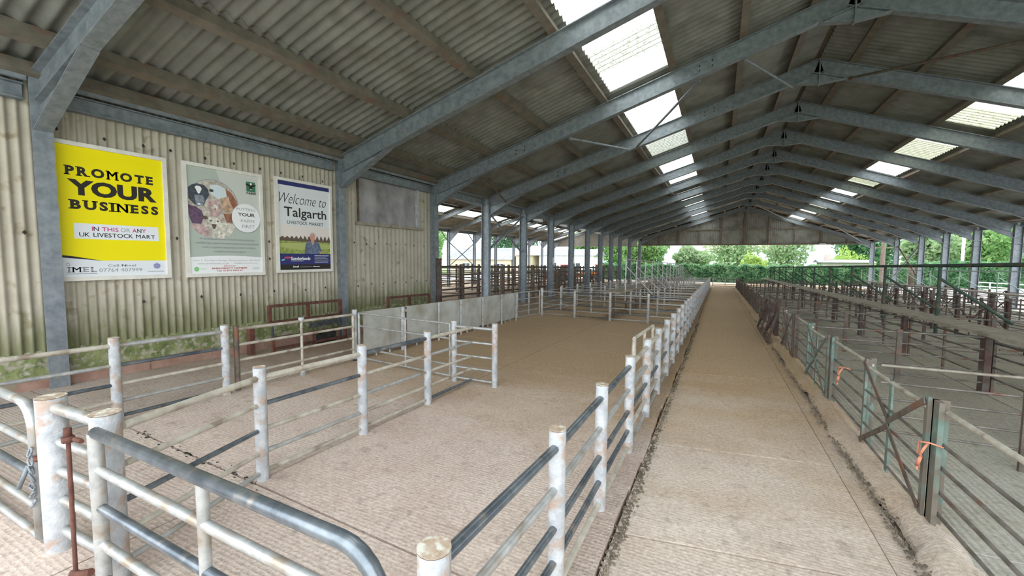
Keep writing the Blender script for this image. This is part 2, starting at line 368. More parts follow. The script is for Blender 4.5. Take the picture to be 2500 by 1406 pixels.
# crumbly dirt lines along both kerbs
def dirt(name, xc, wid, mat, label, y0=0., y1=30., n=900, h=.012):
    g = G()
    for _ in range(n):
        y = y0+(y1-y0)*rng.random()**1.7; x = xc+rng.normal(0, wid); r = rng.uniform(.003, .013)
        z = gz(y)-.012; a = rng.uniform(0, 3)
        pts = [(x+r*math.cos(a+k*1.257)*rng.uniform(.6, 1.3), y+r*1.4*math.sin(a+k*1.257)*rng.uniform(.6, 1.3), z) for k in range(5)]
        g.add(pts+[(x, y, z+h*rng.uniform(.4, 1.2))], [(k, (k+1) % 5, 5) for k in range(5)])
    o = put(name, g.mesh(name, mat), None, (0, 0, 0), label, 'dirt', None, 'stuff')
dirt('dirt_line', -.50, .018, 'earth', 'dark crumbly dirt gathered along the foot of the silver fence kerb', 1.2, 14, 2600)
dirt('gutter_dirt', 1.085, .022, 'earth', 'dark broken dirt in the gutter beside the green steel pens', 2.2, 14, 1500)
g = G()
for _ in range(90):
    x = [-4.95, -4.3, -3.75, -3.3][rng.integers(4)]+rng.normal(0, .13); y = lerp(2.05, 1.80, (x+5.7)/5.1)+rng.normal(0, .02); r = rng.uniform(.003, .024)*(1 if rng.random() < .25 else .45)
    a = rng.uniform(0, 6); pts = [(x+r*1.8*math.cos(a+k*1.257)*rng.uniform(.5, 1.4), y+r*math.sin(a+k*1.257)*rng.uniform(.5, 1.4), gz(y)+.0005) for k in range(5)]
    g.add(pts+[(x, y, gz(y)+.006)], [(k, (k+1) % 5, 5) for k in range(5)])
put('joint_dirt', g.mesh('joint_dirt', 'black_rubber'), None, (0, 0, 0), 'black crumbs of old joint filler along the floor joint near the front gate', 'dirt', None, 'stuff')
# outside ground
g = G(); g.add([(-90, -60, -1.2), (110, -60, -1.2), (110, 160, -2.2), (-90, 160, -2.2)], [(0, 1, 2, 3)])
struct('ground', g, 'grass')
g = G(); g.add([(11.7, -12, gz(-12)-.10), (34, -12, gz(-12)-.10), (34, 58, gz(58)-.02), (11.7, 58, gz(58)-.02)], [(0, 1, 2, 3)])
g.add([(-24, 51.9, gz(52)-.05), (11.7, 51.9, gz(52)-.05), (11.7, 58, gz(58)-.02), (-24, 58, gz(58)-.02)], [(0, 1, 2, 3)])
g.add([(-24, -12, gz(-12)-.1), (11.7, -12, gz(-12)-.1), (11.7, -2.4, gz(-2.4)-.05), (-24, -2.4, gz(-2.4)-.05)], [(0, 1, 2, 3)])
g.add([(-60, -12, gz(-12)-.1), (-24, -12, gz(-12)-.1), (-24, 58, gz(58)-.02), (-60, 58, gz(58)-.02)], [(0, 1, 2, 3)])
struct('ground_yard', g, 'yard')

# ================================================================== roof
def corr_sheet(x0, x1, y0, y1, off, pitch=.185, amp=.031, seg=6, th=0.0):
    """one corrugated sheet lying on the roof slope between x0..x1 and y0..y1"""
    g = G(); nn = max(3, int(round((y1-y0)/pitch*seg)))
    vv = []
    for i in range(nn+1):
        y = y0+(y1-y0)*i/nn; dz = amp*math.sin(2*math.pi*y/pitch)
        vv.append((x0, y, zroof(x0)+off+dz)); vv.append((x1, y, zroof(x1)+off+dz))
    g.add(vv, [(2*i, 2*i+1, 2*i+3, 2*i+2) for i in range(nn)], True)
    return g
SH = .185                              # sheets lie on the purlins
ceiling = thing('ceiling', (0, 0, 0), 'grey corrugated fibre cement roof on brown purlins with translucent rooflight sheets', 'roof', kind='structure')
del ceiling['category']
bays = [-1.2] + FR[:-1] + [47.6]
RL_L = [(6.3, 8.35, 0), (8.37, 9.35, 1), (9.37, 10.42, 0), (11.3, 12.9, 0), (12.92, 14.9, 0), (15.1, 17.45, 1), (18.7, 20.3, 0), (20.32, 22.4, 0), (23.2, 24.6, 0), (24.62, 25.2, 1), (25.7, 27.9, 1),
        (28.7, 30.9, 0), (31.7, 33.3, 0), (33.32, 34.4, 0), (35.1, 37.5, 0), (38.3, 40.9, 0), (42.2, 44.4, 0), (44.8, 46.6, 0), (2.6, 4.6, 0), (-.6, 1.6, 0)]
RL_R = [(2.0, 4.2, 0), (5.2, 7.6, 2), (8.6, 10.9, 2), (11.6, 13.3, 2), (13.32, 15.6, 0), (15.62, 16.9, 2), (17.9, 18.9, 0), (18.92, 21.2, 2), (22.2, 23.8, 2), (25.2, 26.6, 0), (26.62, 27.6, 0), (28.6, 29.4, 0), (30.6, 31.2, 0),
        (32.2, 33.8, 0), (35.4, 36.2, 2), (38.2, 39.8, 0), (42.0, 43.0, 0)]
RL_L = [r for r in RL_L if r[0] < 22] ; RL_R = [r for r in RL_R if r[0] < 22]
for k in range(5, 12):
    f0, f1 = FR[k], FR[k+1]
    if k > 5: RL_L.append((f0+.95, f1-.25+.3*(k % 2), 1 if k in (7,) else 0))
    RL_R.append((f0+1.3, f1+(.55 if k % 2 else .1), 2 if k in (6, 9) else 0))
RL_L.append((22.9, 24.3, 0))
RLX_L, RLX_R = (-2.52, -1.14), (5.56, 6.80)
def in_rl(y0, y1, rl):                 # opaque pieces of the rooflight row
    segs = []; cur = y0
    for a, b, _ in sorted(rl):
        if b <= y0 or a >= y1: continue
        if a > cur+.02: segs.append((cur, min(a, y1)))
        cur = max(cur, b)
    if cur < y1-.02: segs.append((cur, y1))
    return segs
rowsL = [(-8.15, -5.62), (-5.72, -4.04), (-4.14, RLX_L[0]+.04), (RLX_L[0]-.02, RLX_L[1]+.02), (RLX_L[1]-.04, .36), (.26, 2.08)]
rowsR = [(2.2, 4.16), (4.06, RLX_R[0]+.04), (RLX_R[0]-.02, RLX_R[1]+.02), (RLX_R[1]-.04, 8.1), (8.0, 9.3), (9.2, 10.5), (10.4, 12.35)]
for bi in range(len(bays)-1):
    y0, y1 = bays[bi], bays[bi+1]; sg = 8 if y0 < 10 else (6 if y0 < 20 else 4)
    for rows, rlx, rl, sgn in ((rowsL, RLX_L, RL_L, 1), (rowsR, RLX_R, RL_R, -1)):
        for k, (xa, xb) in enumerate(rows):
            off = SH + (.012 if k % 2 else 0)
            isr = xa <= rlx[0] and xb >= rlx[1]
            for (a, b) in (in_rl(y0, y1, rl) if isr else [(y0, y1)]):
                put('roof_sheet', corr_sheet(xa, xb, a, b, off, seg=sg).mesh('roof_sheet', 'fibre'), ceiling)
for rl, rlx in ((RL_L, RLX_L), (RL_R, RLX_R)):
    for a, b, kx in rl:
        m = ['rooflight_clear', 'rooflight_dirty', 'rooflight_green'][kx]
        put('rooflight_sheet', corr_sheet(rlx[0]-.02, rlx[1]+.02, a, b, SH+.012, seg=6).mesh('rooflight_sheet', m), ceiling)
PUL = [-7.58, -7.0, -5.68, -4.10, -2.60, -1.06, .30, 1.52]; PUR = [2.78, 4.10, 5.46, 6.88, 8.05, 9.25, 10.45, 11.45]
for bi in range(len(bays)-1):
    y0, y1 = bays[bi], bays[bi+1]
    for x in PUL+PUR:
        z = zroof(x); s = ML if x < XA else -MR
        mt = 'purlin'
        d = .155; w = .045
        g = G()
        nrm = Vector((-s, 0, 1)).normalized(); tan = Vector((1, 0, s)).normalized()
        c = Vector((x, y0, z)) + nrm*.004 - (nrm*.06 if x < -7.5 else nrm*0)
        pr = [c-tan*w, c+tan*w, c+tan*w+nrm*(d), c-tan*w+nrm*(d)]
        lo = -1 if x < XA else 1
        g.prism(pr, (0, y1-y0, 0))
        fl_ = [c-tan*w*lo*-1, c-tan*w*lo*-1+tan*lo*.055, c-tan*w*lo*-1+tan*lo*.055+nrm*.012, c-tan*w*lo*-1+nrm*.012]
        g.prism(fl_, (0, y1-y0, 0))
        put('purlin', g.mesh('purlin', mt), ceiling)
# strip added to mimic a lit purlin edge below each rooflight row
for bi in range(len(bays)-1):
    y0, y1 = bays[bi]+.12, bays[bi+1]-.12
    for x, s in ((RLX_L[0]-.12, ML), (RLX_R[1]+.12, -MR)):
        o = bar('added_edge_strip', (x, y0, zroof(x)+.155), (x, y1, zroof(x)+.155), .05, .04, 'purlin', ceiling)
# ridge capping
for bi in range(len(bays)-1):
    y0, y1 = bays[bi], bays[bi+1]; g = G()
    vv = []
    P_ = [(XA-.42, zl(XA-.42)+SH+.03), (XA-.12, zl(XA-.12)+SH+.05), (XA, ZA+SH+.06), (XA+.12, zr(XA+.12)+SH+.05), (XA+.42, zr(XA+.42)+SH+.03)]
    for y in (y0, y1): vv += [(x, y, z) for x, z in P_]
    g.add(vv, [(k, k+1, k+6, k+5) for k in range(4)], True)
    put('ridge_cap', g.mesh('ridge_cap', 'ridge'), ceiling)

# ================================================================== portal frames
DC, BF = .30, .19
def frame_label(i):
    return {0: 'galvanised steel portal frame whose column stands beside the yellow poster', 1: 'galvanised steel portal frame whose column stands between the welcome poster and the window',
            2: 'grey steel portal frame at the end of the corrugated wall', 12: 'grey steel portal frame carrying the sheeted gable'}.get(i, 'grey steel portal frame with haunched rafters, %s one beyond the corrugated wall end' % ORD[i-3])
for i, y in enumerate(FR):
    g0 = gz(y)
    t = thing('portal_frame', (XL, y, g0), frame_label(i), 'frame', 'portal frames of the shed')
    m = 'galv' if i < 2 else 'galv'
    # columns
    local(G().ibeam((XL-DC/2, y, g0), (XL-DC/2, y, ZL-.02), (1, 0, 0), (0, 1, 0), DC, BF), 'column', m, t)
    if y > 12 or i == 0:
        cr = local(G().ibeam((XR+DC/2, y, g0), (XR+DC/2, y, ZR-.02), (1, 0, 0), (0, 1, 0), DC, BF), 'column', 'galv', t)
        for zz in (HAR-.02, HAR-.28):
            bar('stiffener', (XR+.02, y, zz), (XR+DC-.02, y, zz), BF-.02, .014, 'galv', cr)
    # rafters
    D = .36
    for s, xe, ze, sl in ((-1, XL, ZL, ML), (1, XR, ZR, -MR)):
        tan = Vector((1, 0, sl)).normalized(); nrm = Vector((-sl, 0, 1)).normalized()
        a = Vector((xe, y, ze)) - nrm*D/2; b = Vector((XA, y, ZA)) - nrm*D/2
        ra = local(G().ibeam(a, b, nrm, (0, 1, 0), D, .17), 'rafter', m, t)
        # haunch: web plate and bottom flange
        zh = HAL if s < 0 else HAR; hx = xe - s*(1.35 if s < 0 else 1.5)
        zt0 = ze-D*1.02; ztx = (zl(hx) if s < 0 else zr(hx)) - D*1.04
        hg = G(); e = .008
        pr = [(xe, y-e, zh), (xe, y-e, zt0), (hx, y-e, ztx)]
        hg.prism(pr if s < 0 else pr[::-1], (0, 2*e, 0))
        p = Vector((xe, y, zh)); q = Vector((hx, y, ztx)); dd = (q-p).normalized(); nn = Vector((-dd.z, 0, dd.x)); nn = nn if nn.z < 0 else -nn
        hg.prism([p+Vector((0, -.085, 0)), p+Vector((0, .085, 0)), p+Vector((0, .085, 0))+nn*.015, p+Vector((0, -.085, 0))+nn*.015], q-p)
        local(hg, 'haunch', m, t)
        # apex gusset
        ax = XA + s*.55; az = (zl(ax) if s < 0 else zr(ax)) - D*1.04
        ag = G(); pr = [(XA, y-e, ZA-.36), (XA, y-e, ZA-.62), (ax, y-e, az)]
        ag.prism(pr if s > 0 else pr[::-1], (0, 2*e, 0))
        p = Vector((XA, y, ZA-.62)); q = Vector((ax, y, az)); dd = (q-p).normalized(); nn = Vector((-dd.z, 0, dd.x)); nn = nn if nn.z < 0 else -nn
        ag.prism([p+Vector((0, -.075, 0)), p+Vector((0, .075, 0)), p+Vector((0, .075, 0))+nn*.014, p+Vector((0, -.075, 0))+nn*.014], q-p)
        local(ag, 'apex_haunch', m, t)
    local(G().box((XA-.014, y-.09, ZA-.66), (XA+.014, y+.09, ZA-.01)), 'apex_plate', m, t)
    if i in (2, 3, 4):
        for kx, xx in enumerate((-5.0, -4.75, -.55, -.3)):
            for dz in (-.14, -.24):
                bo = G().tube([(xx, y-.026, zl(xx)+dz), (xx, y-.004, zl(xx)+dz)], .016, 6)
                local(bo, 'bolt', 'black_rubber', t)

# loose roof and wall bracing tubes
def brace(p, q, r, mat, label, up=None):
    t = thing('bracing_tube', p, label, 'brace', 'bracing tubes of the shed'); rod('tube', p, q, r, mat, t, 10)
    for e in (p, q): pass
    d = (Vector(q)-Vector(p)).normalized()
    for e in (Vector(p), Vector(q)-d*.09):
        bar('end_plate', e, e+d*.09, .012, .09, mat, t)
def rz(x, d=.30): return (zl(x) if x < XA else zr(x))-d
brace((-5.95, FR[2]+.1, rz(-5.95, .52)), (-6.9, FR[3]-.1, rz(-6.9, .45)), .03, 'dark_steel', 'dark steel roof brace between the wall end frame and the next frame')
brace((-3.55, FR[2]+.1, rz(-3.55, .40)), (-2.62, FR[3]-.12, rz(-2.62, .38)), .032, 'galv', 'pale steel roof brace running below the rooflights')
brace((-.55, FR[2]+.1, rz(-.55, .40)), (-2.40, FR[3]-.12, rz(-2.40, .38)), .032, 'galv', 'thin steel roof brace crossing the second rooflight')
brace((.35, FR[2]+.1, rz(.35, .40)), (1.55, FR[3]-.12, rz(1.55, .46)), .034, 'galv', 'pale steel roof brace close to the ridge')
brace((2.75, FR[3]-.1, rz(2.75, .40)), (4.9, FR[2]+.1, rz(4.9, .40)), .03, 'dark_steel', 'dark steel roof brace on the right slope beside the ridge')
brace((2.6, FR[11]+.15, rz(2.6, .4)), (6.2, FR[12]-.15, rz(6.2, .4)), .04, 'galv', 'pale steel roof brace in front of the gable on the right slope')
brace((8.0, FR[11]+.10, rz(8, .3)), (11.2, FR[12]-.10, rz(11.2, .3)), .04, 'galv', 'pale steel roof brace near the right eave by the gable')
brace((XR+.1, FR[10]+.12, 2.65), (XR+.1, FR[11]-.12, .55), .05, 'galv', 'pale cross brace tube between the right hand columns')
brace((XR+.2, FR[10]+.12, .35), (XR+.2, FR[11]-.12, 2.7), .05, 'maroon', 'rusty cross brace tube between the right hand columns')
for a, b in (((XL-.12, FR[3]+.12, 1.95), (XL-.12, FR[4]-.12, 3.45)), ((XL-.22, FR[3]+.12, 3.45), (XL-.22, FR[4]-.12, 1.95))):
    brace(a, b, .035, 'galv', 'grey brace tube %s away between columns of the cattle shed opening' % ('rising' if a[2] < b[2] else 'falling'))
# eave beams: left valley, right eave
eb = thing('eave_beam', (XL, bays[0], 3.6), 'grey steel eave beam running along the left columns above the posters', 'beam')
for a, b in zip(bays[:-1], bays[1:]):
    local(G().ibeam((XL-.16, a+.11, 3.66), (XL-.16, b-.11, 3.66), (0, 0, 1), (1, 0, 0), .2, .12), 'beam_length', 'galv', eb)
    bar('gutter_edge', (XL-.02, a+.11, 3.80), (XL-.02, b-.11, 3.80), .05, .06, 'galv', eb)
eb = thing('eave_beam', (XR, 20, 3.4), 'grey steel eave beam running along the right columns beside the yard', 'beam')
for a, b in zip(bays[4:-1], bays[5:]):
    local(G().ibeam((XR+.15, a+.11, 3.30), (XR+.15, b-.11, 3.30), (0, 0, 1), (1, 0, 0), .18, .1), 'beam_length', 'galv', eb)

# ================================================================== gable at the far end (sheeted above head height)
yg = FR[12]+.25
wg = thing('wall_far', (XA, yg, 3.1), 'sheeted gable above the open far end of the shed', 'gable', kind='structure'); del wg['category']
edges = [-7.9, -5.9, -3.95, -2.0, -.05, 2.1, 4.1, 6.15, 8.2, 10.2, 12.0]
for a, b in zip(edges[:-1], edges[1:]):
    nn = int((b-a)/.15*4); vv = []
    for k in range(nn+1):
        x = a+(b-a)*k/nn; dy = .02*math.sin(2*math.pi*x/.15)
        vv += [(x, yg+dy, 3.08), (x, yg+dy, max(3.1, zroof(min(max(x, XL), XR))+SH+.03))]
    g = G().add(vv, [(2*k, 2*k+1, 2*k+3, 2*k+2) for k in range(nn)], True); local(g, 'cladding_sheet', 'fibre', wg)
for x in edges[1:-1]:
    w = .2 if abs(x-2.1) < .1 else .1
    if zroof(x) > 3.6: bar('gable_post', (x, yg-.1, 3.08), (x, yg-.1, zroof(x)-.05), w, .1, 'dark_steel', wg)
bar('girt', (-3.6, yg-.12, 4.62), (7.2, yg-.12, 4.62), .1, .1, 'purlin', wg)
bar('bottom_rail', (-7.6, yg-.1, 3.12), (11.6, yg-.1, 3.12), .12, .14, 'dark_steel', wg)
bx = thing('junction_box', (8.35, yg-.2, 3.2), 'small white box fixed under the gable rail', 'box')
local(G().box((8.1, yg-.24, 3.02), (8.6, yg-.16, 3.16)), 'case', 'render_white', bx); local(G().box((8.14, yg-.245, 3.04), (8.56, yg-.24, 3.14)), 'cover', 'frame_white', bx)

# ================================================================== left wall with posters and window
XW = XL-.235
wl = thing('wall_left', (XW, 0, 0), 'cream corrugated sheet wall on a mossy plinth', 'wall', kind='structure'); del wl['category']
def wall_sheet(y0, y1, z0, z1, pitch, amp):
    nn = max(4, int(round((y1-y0)/pitch*8))); vv = []
    for k in range(nn+1):
        y = y0+(y1-y0)*k/nn; dx = amp*math.sin(2*math.pi*y/pitch)
        vv += [(XW+dx, y, z0), (XW+dx, y, z1)]
    local(G().add(vv, [(2*k, 2*k+2, 2*k+3, 2*k+1) for k in range(nn)], True), 'cladding_sheet', 'cladding', wl)
yy = [-1.2, -.2, .72, 1.64, 2.56, 3.48, 4.40, 5.32, 6.24, 7.05]
for a, b in zip(yy[:-1], yy[1:]): wall_sheet(a, b+.02, .40, 3.95, .105, .021)
wall_sheet(7.05, 7.62, .40, 3.95, .115, .012)
for a, b in ((7.62, 8.22), (8.22, 8.84), (8.84, 9.46), (9.46, 9.90)):
    wall_sheet(a, b, .40, 2.45, .155, .008)
wall_sheet(9.90, 10.52, .40, 3.95, .155, .008)
bar('head_flashing', (XW-.01, -1.2, 3.83), (XW-.01, 10.5, 3.83), .03, .26, 'galv', wl)
# lower strip of deeper corrugated sheet below the fixings
# fixings
dia = G().add([(.02, 0, .03), (.02, .022, 0), (.02, 0, -.03), (.02, -.022, 0), (.034, 0, 0)], [(0, 4, 1), (1, 4, 2), (2, 4, 3), (3, 4, 0)]).mesh('fixing', 'black_rubber')
for z, ys in ((3.30, [1.35, 1.85, 2.47, 2.95, 3.40, 3.75, 4.25, 4.72, 5.2, 5.62, 6.1, 6.6]), (1.95, [1.6, 2.12, 3.78, 5.33]), (2.0, [7.12, 7.45, 7.85, 8.15, 8.55, 8.9, 9.3, 9.65, 10.1]), (1.62, [5.33]), (.98, [3.3, 4.1, 4.75, 5.4, 6.1, 6.6, 7.55, 8.0, 8.4, 8.85, 9.3, 9.75, 10.2])):
    for y in ys: put('fixing', dia, wl, (.012, y, z+rng.uniform(-.015, .015)))
# plinth: rough mossy rubble footing
nyp, nzp = 130, 7; vv = []
for i in range(nyp+1):
    y = -1.2+11.7*i/nyp
    for k in range(nzp+1):
        z = gz(y)-.03+(.46+SLOPE*y)*k/nzp
        vv.append((XW+.05+rng.uniform(-.022, .022)+(.03 if k < 3 else 0)-(.05 if k == nzp else 0), y, z))
g = G().add(vv, [(i*(nzp+1)+k, (i+1)*(nzp+1)+k, (i+1)*(nzp+1)+k+1, i*(nzp+1)+k+1) for i in range(nyp) for k in range(nzp)], True)
local(g, 'plinth', 'moss', wl)
g = G()
for i in range(13):
    y0 = -1.2+.9*i; g.box((XW+.0, y0, gz(y0)-.04), (XW+.115+.01*math.sin(i*2.2), y0+.895, gz(y0)+.15+.012*math.sin(i*1.7)))
local(g, 'kerb', 'red_plinth', wl)
# window with plastic pane
w1 = thing('window_1', (XW, 7.62, 2.45), 'dark plastic sheeted window with a timber sill', 'window', kind='structure'); del w1['category']
n1, n2 = 24, 12; vv = []
for i in range(n1+1):
    for k in range(n2+1):
        y = 7.60+2.2*i/n1; z = 2.50+1.22*k/n2
        vv.append((XW-.01+.018*math.sin(y*5.3)*math.sin(z*3.1+1)+.01*math.sin(y*11), y, z))
local(G().add(vv, [(i*(n2+1)+k, (i+1)*(n2+1)+k, (i+1)*(n2+1)+k+1, i*(n2+1)+k+1) for i in range(n1) for k in range(n2)], True), 'pane', 'plastic_pane', w1)
bar('frame_post', (XW+.02, 7.60, 2.47), (XW+.02, 7.60, 3.70), .05, .04, 'dark_steel', w1)
bar('frame_post', (XW+.03, 9.80, 2.47), (XW+.03, 9.80, 3.70), .10, .05, 'whitewash', w1)
bar('frame_rail', (XW+.02, 7.58, 3.69), (XW+.02, 9.85, 3.69), .05, .05, 'dark_steel', w1)
bar('sill', (XW+.05, 7.50, 2.47), (XW+.05, 10.02, 2.47), .10, .07, 'plank', w1)
rd = thing('corner_post', (XW+.12, 10.48, gz(10.5)), 'rusty red steel post at the end of the corrugated wall', 'post')
local(G().box((XL+.02, 10.40, gz(10.5)), (XL+.13, 10.52, 1.62)), 'shaft', 'maroon', rd); local(G().box((XL+.01, 10.39, 1.62), (XL+.14, 10.53, 1.64)), 'cap', 'rust', rd)

# ------------------------------------------------------------------ lettering and posters
XP = XL-.20
def text_mesh(s, bold=0., shear=0., spacing=1.):
    c = bpy.data.curves.new('txt', 'FONT'); c.body = s; c.offset = bold; c.shear = shear; c.space_character = spacing; c.resolution_u = 3; c.fill_mode = 'FRONT'
    o = bpy.data.objects.new('txt', c); COL.objects.link(o); bpy.context.view_layer.update()
    dg = bpy.context.evaluated_depsgraph_get(); me = bpy.data.meshes.new_from_object(o.evaluated_get(dg))
    vs = np.array([v.co[:2] for v in me.vertices]) if len(me.vertices) else np.zeros((0, 2)); fs = [tuple(p.vertices) for p in me.polygons]
    bpy.data.objects.remove(o); bpy.data.curves.remove(c); bpy.data.meshes.remove(me)
    return vs, fs
SERIF = dict(P=[(-.14, .50, 0), (-.14, .1, 1)], R=[(-.14, .45, 0), (.72, 1.16, 0), (-.14, .1, 1)], M=[(-.12, .28, 0), (.72, 1.12, 0), (-.12, .12, 1), (.88, 1.12, 1)], T=[(.24, .76, 0)], E=[(-.16, .1, 0), (-.16, .1, 1)],
             B=[(-.16, .1, 0), (-.16, .1, 1)], U=[(-.14, .36, 1), (.64, 1.14, 1)], I=[(-.7, 1.7, 0), (-.7, 1.7, 1)], N=[(-.14, .34, 0), (-.14, .1, 1), (.66, 1.14, 1)], L=[(-.14, .45, 0), (-.14, .45, 1)])
def glyph(ch, bold):
    """one character; letters with tight inner corners are thickened by overlaid copies instead of an outline offset"""
    if ch in 'MNWVKXZ' and bold > .004:
        vs, fs = text_mesh(ch, 0.); n = len(vs); V = []; Fc = []
        for q, dx in enumerate((-bold*.5, -bold*.2, bold*.2, bold*.5)):
            V += [(a+dx, b) for a, b in vs]; Fc += [tuple(i+q*n for i in f) for f in fs]
        V = np.array(V); h0 = V[:, 1].min(); V[:, 1] = (V[:, 1]-h0)*(1+2*bold/.72)+h0-bold
        return V, Fc
    return text_mesh(ch, bold)
def word(s, bold, serif, squeeze=1.):
    V, Fc = [], []; x = 0
    for ch in s:
        if ch == ' ': x += .34; continue
        vs, fs = glyph(ch, bold)
        lo, hi = vs.min(0), vs.max(0); w = hi[0]-lo[0]; h = hi[1]-lo[1]; drop = lo[1] if not serif else lo[1]
        base = len(V); V += [(a-lo[0]+x, b-(lo[1] if serif else 0)) for a, b in vs]; Fc += [tuple(i+base for i in f) for f in fs]
        if serif:
            for a, b, top in SERIF.get(ch, []):
                yb = h-.085 if top else 0.; bb = len(V)
                V += [(x+a*w, yb), (x+b*w, yb), (x+b*w, yb+.085), (x+a*w, yb+.085)]; Fc.append((bb, bb+1, bb+2, bb+3))
        x += w+(.17 if serif else .075)
    return np.array(V), Fc
class Poster:
    def __init__(s, y0, y1, z0, z1, label):
        s.y0, s.y1, s.z0, s.z1 = y0, y1, z0, z1
        s.t = thing('poster', (XP, (y0+y1)/2, z0), label, 'poster', 'framed posters on the corrugated wall'); s.k = 0
        b = .055
        local(G().box((XP-.02, y0, z0), (XP-.001, y1, z1)), 'backing_board', 'frame_white', s.t)
        for nm, a, c in (('frame_rail', (y0, z0), (y1, z0+b)), ('frame_rail', (y0, z1-b), (y1, z1)), ('frame_stile', (y0, z0+b), (y0+b, z1-b)), ('frame_stile', (y1-b, z0+b), (y1, z1-b))):
            local(G().box((XP-.001, a[0], a[1]), (XP+.028, c[0], c[1])), nm, 'frame_white', s.t)
        s.u0, s.u1, s.v0, s.v1 = y0+b, y1-b, z0+b, z1-b
    def P(s, u, v, d): return (XP+d, s.u0+(s.u1-s.u0)*u, s.v1-(s.v1-s.v0)*v)
    def poly(s, pts, mat, name='print'):
        s.k += 1; d = .0006+.00035*s.k; n = len(pts)
        g = G().add([s.P(u, v, d) for u, v in pts], [tuple(range(n))])
        me = g.mesh(name, mat)
        if n > 2 and me.polygons[0].normal.x < 0: me.flip_normals()
        w = s.t.location
        for v in me.vertices: v.co -= w
        return put(name, me, s.t)
    def rect(s, u0, v0, u1, v1, mat, name='print'): return s.poly([(u0, v1), (u1, v1), (u1, v0), (u0, v0)], mat, name)
    def disc(s, u, v, r, mat, name='print', sy=1., n=36, a0=0, a1=2*math.pi):
        asp = (s.u1-s.u0)/(s.v1-s.v0)
        return s.poly([(u+r*math.cos(a0+(a1-a0)*k/n), v+r*asp*sy*math.sin(a0+(a1-a0)*k/n)) for k in range(n)], mat, name)
    def text(s, st, u0, u1, vt, vb, mat, bold=0., serif=False, shear=0., name='lettering'):
        s.k += 1; d = .0006+.00035*s.k
        vs, fs = word(st, bold, serif) if serif or (bold > .004 and any(c in st for c in 'MNWVKXZ')) else text_mesh(st, bold, shear)
        lo, hi = vs.min(0), vs.max(0)
        pts = [s.P(u0+(u1-u0)*(a-lo[0])/(hi[0]-lo[0]), vb+(vt-vb)*(b-lo[1])/(hi[1]-lo[1]), d) for a, b in vs]
        local(G().add(pts, fs), name, mat, s.t)
# --- yellow poster
p = Poster(2.335, 3.672, 1.318, 3.175, 'bright yellow poster reading promote your business')
p.rect(0, 0, 1, 1, 'ink_yellow', 'print_sheet')
p.text('PROMOTE', .10, .90, .150, .222, 'ink_black_ink', .048, True)
p.text('YOUR', .12, .93, .250, .372, 'ink_black_ink', .05)
p.text('BUSINESS', .12, .94, .405, .478, 'ink_black_ink', .048, True)
p.rect(.15, .585, .93, .705, 'ink_paper')
p.text('IN', .30, .36, .607, .640, 'ink_magenta', .012); p.text('THIS', .385, .535, .607, .640, 'ink_magenta', .012); p.text('OR', .555, .645, .607, .640, 'ink_grey_ink'); p.text('ANY', .665, .80, .607, .640, 'ink_magenta', .012)
p.text('UK LIVESTOCK MART', .19, .89, .655, .688, 'ink_black_ink', .008)
p.poly([(0, 1), (1, 1), (1, .875), (.36, .875), (0, .835)], 'ink_paper'); p.poly([(0, .848), (.38, .877), (.30, .866), (.12, .84), (0, .83)], 'ink_black_ink')
p.text('IMEL', .07, .32, .925, .965, 'ink_grey_ink', .03, True); p.disc(.085, .905, .014, 'ink_grey_ink', sy=1.3); p.disc(.085, .905, .009, 'ink_paper', sy=1.3)
p.rect(.07, .974, .32, .979, 'ink_grey_ink')
p.text('Call Nigel', .42, .68, .906, .930, 'ink_grey_ink', .02); p.text('07764 407999', .34, .74, .938, .966, 'ink_grey_ink')
p.disc(.895, .922, .036, 'ink_violet')
for q in (-.018, -.006, .006, .018): p.rect(.863, .922+q-.0012, .927, .922+q+.0012, 'ink_paper')
p.text('www.imel.uk', .80, .97, .962, .974, 'ink_grey_ink')
# --- farm vets poster
p = Poster(3.889, 5.215, 1.315, 3.19, 'pale green farm vet poster with sheep and cattle photo circle')
p.rect(0, 0, 1, 1, 'ink_sage', 'print_sheet'); p.poly([(.38, 0), (1, 0), (1, .46), (.62, .50)], 'ink_sage_light')
c0 = (.335, .335)
p.disc(c0[0], c0[1], .345, 'ink_grey_ink'); p.disc(c0[0], c0[1], .335, 'ink_fleece', 'photo')
# animals: dark cow, grey muzzle, brown cattle, rams, lamb
p.poly([(.02, .30), (.02, .20), (.07, .17), (.13, .155), (.22, .16), (.27, .20), (.28, .25), (.24, .30), (.20, .36), (.09, .355)], 'ink_cow'); p.poly([(.10, .19), (.13, .175), (.17, .18), (.19, .20), (.16, .245), (.14, .25)], 'ink_white_ink')
p.poly([(.09, .26), (.20, .26), (.22, .31), (.19, .365), (.11, .36)], 'ink_cow_grey'); p.disc(.145, .345, .02, 'ink_white_ink', sy=.6)
p.poly([(.30, .15), (.40, .14), (.50, .17), (.54, .22), (.50, .28), (.40, .28), (.30, .24)], 'ink_pale_blue'); p.disc(.31, .205, .03, 'ink_cow', sy=.7)
p.poly([(.50, .17), (.58, .20), (.65, .28), (.67, .34), (.60, .36), (.53, .30)], 'ink_brown_ink'); p.poly([(.42, .27), (.54, .24), (.56, .31), (.60, .36), (.52, .41), (.44, .38)], 'ink_tan')
p.poly([(.24, .31), (.36, .29), (.42, .33), (.43, .42), (.36, .46), (.28, .44)], 'ink_pink'); p.disc(.345, .365, .04, 'ink_wool'); p.disc(.35, .38, .012, 'ink_brown_ink')
p.poly([(.01, .36), (.10, .37), (.17, .40), (.20, .46), (.16, .53), (.05, .53), (.01, .45)], 'ink_plum'); p.poly([(.46, .42), (.60, .40), (.60, .50), (.50, .50)], 'ink_brown_ink')
p.poly([(.02, .53), (.20, .54), (.28, .60), (.25, .655), (.12, .62)], 'ink_pink')
